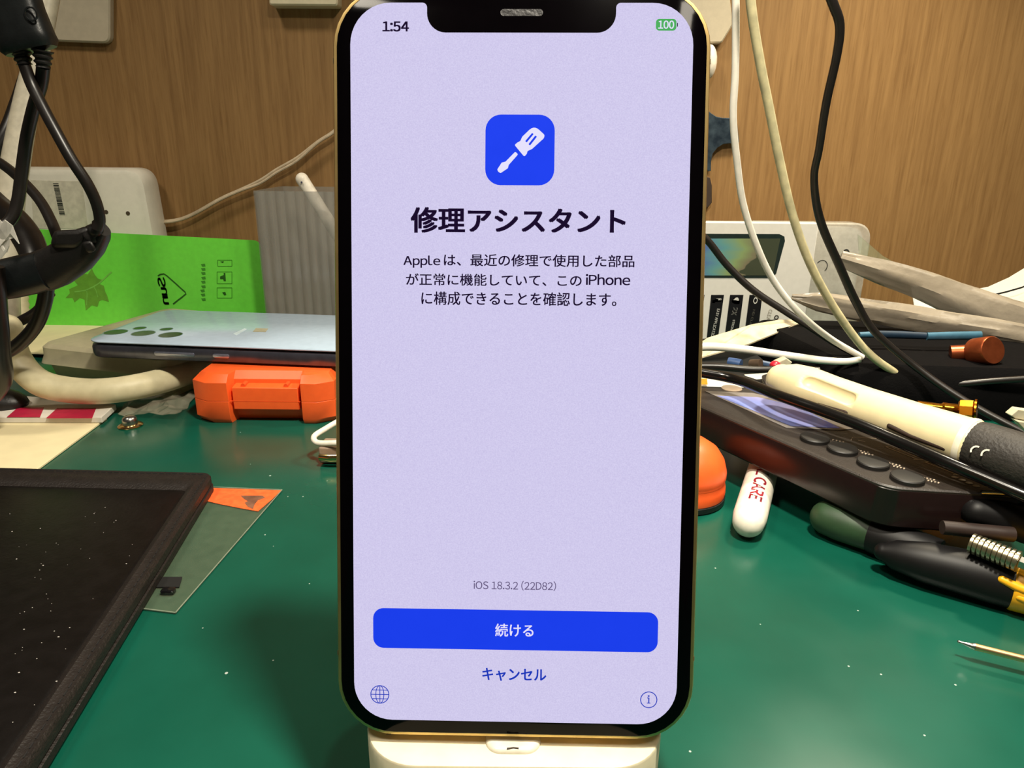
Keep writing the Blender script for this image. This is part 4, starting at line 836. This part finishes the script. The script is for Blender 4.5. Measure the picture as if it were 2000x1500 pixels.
# small clutter: things on the tray and beside
def bit(name, pix, y, th, material, label, cat, bevel=0.4):
    mb = MB(); mb.prism([Y(a_, b_, y) for a_, b_ in pix], (0, th, 0)); o_ = build(name, mb, material, loc=Y(*pix[0], y), smooth=False, bevel=bevel); return tag(o_, label, cat)
M_cref = mat('cream_bit', (206, 196, 168), 0.5)
bit('cream_tab', [(1516, 709), (1536, 700), (1548, 708), (1538, 718), (1522, 718)], 350, 5, M_cref, 'small cream plastic tab left of the cream tool', 'tab')
c_ = Y(1514, 713, 350); o = build('red_bead', MB().sphere(c_, 2.8, 2.8, 2.2, 14, 8), mat('red_plastic', (206, 30, 52), 0.3), loc=c_); tag(o, 'tiny red bead beside the small cream tab', 'bead')
c_ = Y(1436, 709, 352); o = build('blue_bead', MB().tube([c_ + V((-3, 2, 0)), c_, c_ + V((2.4, -2, 0))], [2.4, 2.6, 2.4], 16), mat('dull_blue', (58, 84, 130), 0.4), loc=c_); tag(o, 'small dull blue bead in the shadow under the white braided cable', 'bead')
o = build('brown_bead', MB().tube([Y(1466, 711, 356), Y(1486, 711, 352)], [2.4, 2.6], 14), mat('dull_brown', (76, 60, 46), 0.5), loc=Y(1475, 711, 354)); tag(o, 'small dull brown bead right of the dull blue bead', 'bead')
o = build('blue_strip', MB().tube([Y(1484, 708, 358), Y(1505, 713, 356)], [1.4, 1.6], 10, ab=[.8, .8]), mat('faded_blue', (70, 92, 124), 0.4), loc=Y(1495, 710, 357)); tag(o, 'faded blue strip end between the brown bead and red bead', 'strip')
M_flyer = mat('white_slip', (244, 236, 214), 0.5)
ps = thing('paper_slip', 'white paper slip with a yellow end, between the phone and dark gadget', 'paper', Z(1420, 748, 30))
mb = MB(); mb.prism([Y(1340, 737, 322), Y(1382, 739, 322), Y(1461, 757, 318), Y(1410, 756, 316), Y(1340, 753, 318)], (0, 3, -0.6)); build('slip', mb, M_flyer, ps, smooth=False)
mb = MB(); mb.prism([Y(1340, 738, 317), Y(1381, 740, 317), Y(1382, 751, 316), Y(1340, 750, 316)], (0, 0.4, 0)); build('yellow_end', mb, mat('yellow_print', (226, 168, 40), 0.5), ps, smooth=False)
mb = MB(); mb.prism([Y(1456, 734, 330), Y(1524, 729, 330), Y(1522, 736, 326), Y(1478, 741, 326)], (0, 2, 0)); o = build('paper_slip', mb, M_flyer, loc=Y(1490, 736, 330), smooth=False); tag(o, 'narrow bright paper slip left of the cream tool', 'paper')
bit('red_tag', [(1500, 745), (1522, 741), (1526, 750), (1506, 748)], 312, 3, mat('dark_red', (150, 44, 34), 0.5), 'dark red tag at the left end of the cream tool', 'tag')
rf = thing('ribbon_cable_end', 'pale angular connector end at the right edge above the black grip', 'connector', Y(1990, 812, 270))
mb = MB(); mb.prism([Y(1975, 812, 268), Y(1989, 800, 268), Y(2030, 806, 268), Y(2030, 826, 268), Y(1984, 818, 268)], (0, 4, 0)); build('upper_leaf', mb, M_cref, rf, smooth=False, bevel=.3)
mb = MB(); mb.prism([Y(1985, 822, 266), Y(2030, 830, 266), Y(2030, 866, 266), Y(2000, 838, 266)], (0, 4, 0)); build('lower_leaf', mb, M_cref, rf, smooth=False, bevel=.3)

# ------------------------------------------------------------------ dark gadget
ZG0, ZG1 = 14.0, 29.0
M_gad = mat('dark_gadget_plastic', (44, 38, 34), 0.46, var=0.12, bump=0.25, scale=200); M_gside = mat('shaded_red_gadget_side', (26, 15, 14), 0.26, var=0.1)  # side base colour includes shade and the red reflection of orange things
A_ = Z(1376, 797, ZG1); B_ = Z(1735, 952, ZG1); C2 = Z(1915, 963, ZG1); eA = (A_ - B_).normalized()
P = [B_ + eA * 115, B_, C2, C2 + (C2 - B_).normalized() * 20, V((184, 234, ZG1)), V((160, 288, ZG1)), V((122, 338, ZG1)), B_ + eA * 115 + V((52, 0, 0))]
gp = [(p_.x, p_.y) for p_ in P]; gp = ccw(gp)
gd = thing('dark_gadget', 'dark flat electronic tester with four round buttons, propped over tools at the right', 'tester', (150, 260, ZG0))
g_out = fillet(gp, 12, 8)
g_in = fillet(inset(gp, 0.7), 11.5, 8)
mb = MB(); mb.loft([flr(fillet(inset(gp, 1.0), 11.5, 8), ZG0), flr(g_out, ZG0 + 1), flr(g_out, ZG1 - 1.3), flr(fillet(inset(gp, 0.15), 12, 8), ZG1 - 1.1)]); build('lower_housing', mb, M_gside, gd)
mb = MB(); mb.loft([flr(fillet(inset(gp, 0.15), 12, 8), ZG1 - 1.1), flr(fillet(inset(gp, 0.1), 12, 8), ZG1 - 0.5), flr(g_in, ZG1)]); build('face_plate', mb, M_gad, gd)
M_scr = mat('dusty_blue_screen', (120, 138, 205), 0.15, var=0.1, rgb2=(150, 150, 196), scale=30, emis=(60, 74, 140), estr=0.25)
mb = MB(); mb.prism([Z(*p_, ZG1 + 0.05) for p_ in ((1376, 764), (1470, 768), (1700, 818), (1716, 835), (1640, 840), (1536, 836))], (0, 0, 0.15)); dsp = build('display_bezel', mb, mat('grey_film', (128, 122, 118), 0.3), gd, smooth=False)
mb = MB(); mb.prism([Z(*p_, ZG1 + 0.25) for p_ in ((1400, 773), (1480, 776), (1560, 794), (1640, 836), (1545, 832))], (0, 0, 0.1)); build('display', mb, M_scr, dsp, smooth=False)
c_ = Z(1429, 759.5, ZG1); mb = MB(); mb.loft([flr([(c_.x + p_[0], c_.y + p_[1]) for p_ in circ(rr, 20)], z) for rr, z in ((4.6, ZG1), (4.6, ZG1 + .4), (4.1, ZG1 + .5))]); build('round_sticker', mb, mat('clear_dot', (150, 134, 116), 0.3), gd)
M_btn = mat('button_rubber', (28, 26, 24), 0.5, var=0.1)
for (px, py) in ((1592, 853), (1646, 874), (1706, 901), (1773, 930)):
    c_ = Z(px, py, ZG1 + 1.4); mb = MB(); mb.loft([flr([(c_.x + p_[0], c_.y + p_[1]) for p_ in circ(rr, 28)], z) for rr, z in ((5.3, ZG1 - .1), (5.3, ZG1 + 1.2), (5.0, ZG1 + 1.55), (4.2, ZG1 + 1.7))]); build('button', mb, M_btn, gd)
M_gprint = mat('gadget_print', (236, 216, 190), 0.4)
pm = MB(); rn = random.Random(11)
def gp_line(a, b, wd=0.32):
    s_ = ribbon([Z(*a, ZG1 + 0.08), Z(*b, ZG1 + 0.08)], wd); pm.add(s_.v, s_.f)
for (px, py) in ((1625, 858), (1673, 878), (1735, 904), (1802, 932)):       # two little rows of characters beside each button
    for row in range(2):
        for k in range(4):
            x = px + row * 9 + k * 6.6; y = py + row * 5.5 + k * 1.5
            gp_line((x, y), (x + 4.6, y + 0.8), 0.25); gp_line((x + 1, y + 2), (x + 4, y + 0.2), 0.2); gp_line((x + 2.4, y - 0.8), (x + 1.6, y + 2.4), 0.2)
for (dx_, dy_) in ((0, 0), (78, 30)):
    gp_line((1728 + dx_, 872 + dy_), (1792 + dx_, 897 + dy_), .45); gp_line((1735 + dx_, 871 + dy_), (1790 + dx_, 892 + dy_), .3); gp_line((1727 + dx_, 873 + dy_), (1736 + dx_, 871 + dy_), .4)
    gp_line((1752 + dx_, 877 + dy_), (1780 + dx_, 876 + dy_), .4); gp_line((1784 + dx_, 897 + dy_), (1803 + dx_, 898 + dy_), .45); gp_line((1798 + dx_, 894 + dy_), (1821 + dx_, 894.5 + dy_), .35)
gp_line((1665, 854), (1726, 857), .2); gp_line((1665, 854), (1662, 860), .2); gp_line((1676, 860), (1690, 862), .3)
for (x, y) in ((1865, 932), (1879, 937), (1893, 943), (1907, 949)):
    c_ = Z(x, y, ZG1 + 0.08); pm.add([(c_.x + p_[0] * 1.5, c_.y + p_[1] * 1.1, c_.z) for p_ in circ(0.8, 10)], [tuple(range(10))])
build('printed_marks', pm, M_gprint, gd, smooth=False, kind='stuff')
mb = MB(); a, b = Z(1916, 962, ZG1 + .1), Z(1986, 965, ZG1 + .1); mb.tube([a, b], 0.9, 12, ab=[.5, .5]); build('metal_port', mb, M_steel, gd)

# ------------------------------------------------------------------ cream tool with black grip
M_ctool = mat('cream_tool_plastic', (232, 216, 172), 0.38, var=0.04, sub=0.05)
a0, a1_ = Y(1528, 742, 282), Y(1893, 868, 218); u_ = (a1_ - a0)
ct = thing('cream_handle_tool', 'cream plastic hand tool with a black rubber grip lying over the dark gadget', 'tool', (a0 + a1_) / 2 + V((0, 0, -9)))
ts = [0, 0.06, 0.16, 0.3, 0.5, 0.75, 0.97, 1.0]; rr = [6.6, 8.2, 8.9, 8.3, 8.0, 8.2, 8.7, 8.7]
cbar = build('barrel', MB().tube([a0 + u_ * t for t in ts], rr, 48, cap='round'), M_ctool, ct)
build('collar', MB().tube([a0 + u_ * 0.985, a0 + u_ * 1.0, a0 + u_ * 1.012], [8.9, 9.1, 8.8], 30), mat('bright_cream', (246, 238, 214), 0.25), ct)
M_grip = mat('soft_black_grip', (42, 38, 34), 0.62, bump=0.5, var=0.2)
gpts = [a0 + u_ * 1.01, a0 + u_ * 1.06, a0 + u_ * 1.2, a0 + u_ * 1.36, a0 + u_ * 1.5]
gr_ = build('grip', MB().tube(gpts, [8.4, 9.0, 9.2, 8.8, 8.0], 30), M_grip, ct)
# thumb groove: a raised-rim oval track
def on_tool(px, py, lift=0.0):   # point on the barrel surface seen at that pixel (axis cylinder)
    r_ = ray(px, py).normalized(); ax_ = u_.normalized(); d_ = r_ - ax_ * r_.dot(ax_); w0 = CP - a0; w0 = w0 - ax_ * w0.dot(ax_)
    rad = 8.3 + lift; A__ = d_.dot(d_); B__ = 2 * d_.dot(w0); C__ = w0.dot(w0) - rad * rad; disc = max(B__ * B__ - 4 * A__ * C__, 0)
    t = (-B__ - math.sqrt(disc)) / (2 * A__); return CP + r_ * t
g0_, g1_ = on_tool(1580, 745, 1.5), on_tool(1653, 774, 1.3)
cut = build('cutter', MB().tube([g0_, (g0_ + g1_) / 2, g1_], [3.4, 3.4, 3.4], 20, cap='round'), M_ctool, ct)
bm_ = cbar.modifiers.new('groove', 'BOOLEAN'); bm_.operation = 'DIFFERENCE'; bm_.object = cut; bm_.solver = 'EXACT'
bpy.context.view_layer.update()
nm_ = bpy.data.meshes.new_from_object(cbar.evaluated_get(bpy.context.evaluated_depsgraph_get()))
cbar.modifiers.clear(); cbar.data = nm_; bpy.data.objects.remove(cut)
M_slot = mat('slot_brown', (48, 30, 18), 0.7)
for nm, pth in (('vent_slot', [(1600, 790), (1622, 797), (1652, 806)]), ('vent_slot', [(1738, 832), (1780, 852), (1846, 876)])):
    build(nm, MB().tube([on_tool(x, y, -0.5) for x, y in pth], 1.0, 10, cap='round'), M_slot, ct)
for (x, y) in ((1907, 882), (1928, 889)):
    c_ = on_tool(x, y, 0.7); nr = (CP - c_).normalized(); uu = nr.cross(V((0, 0, 1))).normalized(); vv_ = uu.cross(nr)
    mb = MB(); vs = []
    for k in range(13):
        a = R(-20 + 220 * k / 12)
        for q_ in (1.25, 1.75): vs.append(c_ + uu * (q_ * math.cos(a)) + vv_ * (q_ * math.sin(a) * 1.1) + nr * 0.2)
    mb.add(vs, [(2 * i, 2 * i + 1, 2 * i + 3, 2 * i + 2) for i in range(12)]); build('moulded_arch', mb, M_coat, gr_, smooth=False)

# ------------------------------------------------------------------ orange cap
cpx = Z(1333, 975, 0); CX, CY, CR_ = cpx.x, Z(1400, 1004, 0).y + 14.5, 16.5
oc2 = thing('orange_dome', 'round orange plastic dome on a black ring, right beside the upright phone', 'dome', (CX, CY, 0))
mb = MB(); mb.loft([flr([(CX + p_[0], CY + p_[1]) for p_ in circ(rr, 40)], z) for rr, z in ((16.2, 0.1), (16.9, 0.6), (16.9, 2.6), (16.2, 3.1))]); build('base_ring', mb, M_rub2, oc2)
mb = MB(); mb.loft([flr([(CX + p_[0], CY + p_[1]) for p_ in circ(rr, 40)], z) for rr, z in ((16.6, 3.1), (16.8, 4.5), (16.6, 7), (16.0, 9.2), (16.5, 10.5), (16.5, 13), (15.2, 17.5), (12.5, 21.5), (8, 24.5), (3.5, 25.6), (0.5, 25.8))]); build('dome', mb, M_orange, oc2)
# ------------------------------------------------------------------ white pen with red lettering
a, b = Z(1462, 1018, 6.2), Z(1512, 840, 6.2); ax_ = (b - a).normalized()
a = Z(1463, 1015, 6.2)
pn = thing('white_pen', 'white round-ended stick with dark red lettering in front of the dark gadget', 'pen', (a.x, a.y, 0))
build('barrel', MB().tube([a + ax_ * -1.5, a + ax_ * 2, a + ax_ * 20, a + ax_ * 60, a + ax_ * 98], [5.6, 6.0, 6.0, 6.0, 5.6], 26, cap='round'), M_coat, pn)
M_red = mat('dark_red_print', (140, 22, 40), 0.5)
def wrap_text(body, s0, s1, wd, material, par):      # letters laid on the barrel, reading towards the near end
    mbt = glyphs(body, (0, 0, 0), (1, 0, 0), (0, 1, 0), s1 - s0, wd, 0.035); up = V((0, 0, 1)); side = ax_.cross(up).normalized(); up2 = side.cross(ax_).normalized(); outv = []
    for v_ in mbt.v:
        s_ = s1 - (v_.x + (s1 - s0) / 2); ang = v_.y / 6.05 + R(8)
        outv.append(a + ax_ * s_ + (up2 * math.cos(ang) + side * math.sin(ang)) * 6.06)
    mbt.v = outv; return build('print_text', mbt, material, par, smooth=False)
wrap_text('DENTAL CARE', 5.0, 56, 5.0, M_red, pn)
# ------------------------------------------------------------------ green ended screwdriver and others under the gadget
M_gh = mat('dark_green_handle', (40, 66, 40), 0.5, var=0.15); M_bh = mat('black_handle', (13, 12, 13), 0.5, spec=0.3, var=0.15); M_yel = mat('yellow_handle', (244, 176, 24), 0.42, var=0.05)
a = Z(1618, 1012, 6.9); b = Z(1702, 1042, 6.9); u2 = (b - a).normalized(); 
gsd = thing('screwdriver', 'screwdriver with a dark green rounded end and black handle under the dark gadget', 'screwdriver', (a.x, a.y, 0))
build('end_cap', MB().tube([a, a + u2 * 4, a * .2 + b * .8, b], [6.3, 6.7, 6.4, 6.2], 24, cap='round'), M_gh, gsd)
e__ = a + u2 * 36
build('handle', MB().tube([b, b + u2 * 2, b * .5 + e__ * .5, e__], [6.5, 6.7, 6.6, 6.0], 24), M_bh, gsd)
a = Z(1726, 1078, 7.8); b = Z(2000, 1146, 7.8); u3 = (b - a).normalized(); L3 = (b - a).length
ysd = thing('screwdriver', 'black-handled screwdriver with a yellow finger-shaped inlay at the right edge', 'screwdriver', (b.x, b.y, 0))
build('handle', MB().tube([a + u3 * 0, a + u3 * 3, a + u3 * 12, a + u3 * 30, a + u3 * (L3 + 34)], [3.0, 4.8, 6.6, 7.6, 7.8], 26, cap='round'), M_bh, ysd)
def on_y(px, py, rad=7.6):
    r_ = ray(px, py).normalized(); d_ = r_ - u3 * r_.dot(u3); w0 = CP - a; w0 = w0 - u3 * w0.dot(u3)
    A__ = d_.dot(d_); B__ = 2 * d_.dot(w0); C__ = w0.dot(w0) - rad * rad; disc = max(B__ * B__ - 4 * A__ * C__, 0)
    return CP + r_ * ((-B__ - math.sqrt(disc)) / (2 * A__))
ysl = build('yellow_sleeve', MB().tube([a + u3 * (L3 - 3.4), a + u3 * (L3 - 2.8), a + u3 * (L3 + 30)], [7.7, 8.0, 8.05], 26), M_yel, ysd)
for pth in (((1968, 1106), (1990, 1114), (2016, 1122)), ((1957, 1132), (1985, 1146), (2016, 1158)), ((1990, 1166), (2010, 1174), (2026, 1180))):
    build('yellow_finger', MB().tube([on_y(x, y, 7.1) for x, y in pth], [1.2, 1.4, 1.4], 14, cap='round'), M_yel, ysd)
# threaded steel bit
a, b = Y(1896, 1060, 192), Y(1992, 1098, 182); pts_, rr_ = [], []
for k in range(10):
    for dt, q_ in ((0.0, 0.80), (0.12, 1.0), (0.72, 1.0), (0.84, 0.80)):
        pts_.append(a + (b - a) * ((k + dt) / 10)); rr_.append(3.2 * q_)
tb = thing('threaded_bit', 'ringed steel bit lying above the yellow and black handle', 'bit', (a + b) / 2)
build('threaded_body', MB().tube(pts_, rr_, 20), mat('worn_nickel', (156, 148, 124), 0.28, 0.9, var=0.2), tb)
build('tip', MB().tube([b, b + (b - a).normalized() * 3, b + (b - a).normalized() * 5], [1.9, 1.9, 1.4], 6), M_steel, tb, smooth=False)
mb = MB().tube([Y(1908, 1000, 205), Y(1960, 1012, 203), Y(2060, 1046, 198)], [4.6, 5.6, 5.8], 22, cap='round'); o = build('black_tube', mb, M_bh, loc=Y(1980, 1020, 203)); tag(o, 'black round tube end below the metal port of the dark gadget', 'tube')
mb = MB().tube([Y(1840, 1030, 199), Y(1978, 1044, 196)], [2.2, 2.4], 16); o = build('brown_tube', mb, mat('dark_brown_plastic', (46, 34, 30), 0.5), loc=Y(1900, 1040, 198)); tag(o, 'dark brown rod between the black tube and the ringed bit', 'rod')
# precision screwdriver with fine tip
pt = [Z(1873, 1253.5, 5.0), Z(1878, 1255, 5.0), Z(1898, 1261.5, 5.0), Z(1904, 1263, 5.0)]
e1_ = Z(2000, 1287, 5.0); d1 = (e1_ - pt[3]).normalized()
fd = thing('precision_driver', 'fine golden needle-tipped screwdriver entering at the right edge of the mat', 'screwdriver', Z(1990, 1290, 0))
build('needle_tip', MB().tube(pt, [0.45, 0.32, 0.75, 1.0], 14, cap='round'), M_steel, fd)
build('shaft', MB().tube([pt[3], pt[3] + d1 * 1, pt[3] + d1 * 45], [1.0, 0.95, 0.95], 16), mat('golden_shaft', (240, 204, 150), 0.34, 1.0), fd)
build('handle', MB().tube([pt[3] + d1 * 45, pt[3] + d1 * 48, pt[3] + d1 * 110], [3.0, 4.8, 4.9], 20), M_bh, fd)

for o in list(bpy.data.objects):
    if '_o' in o.keys(): del o['_o']
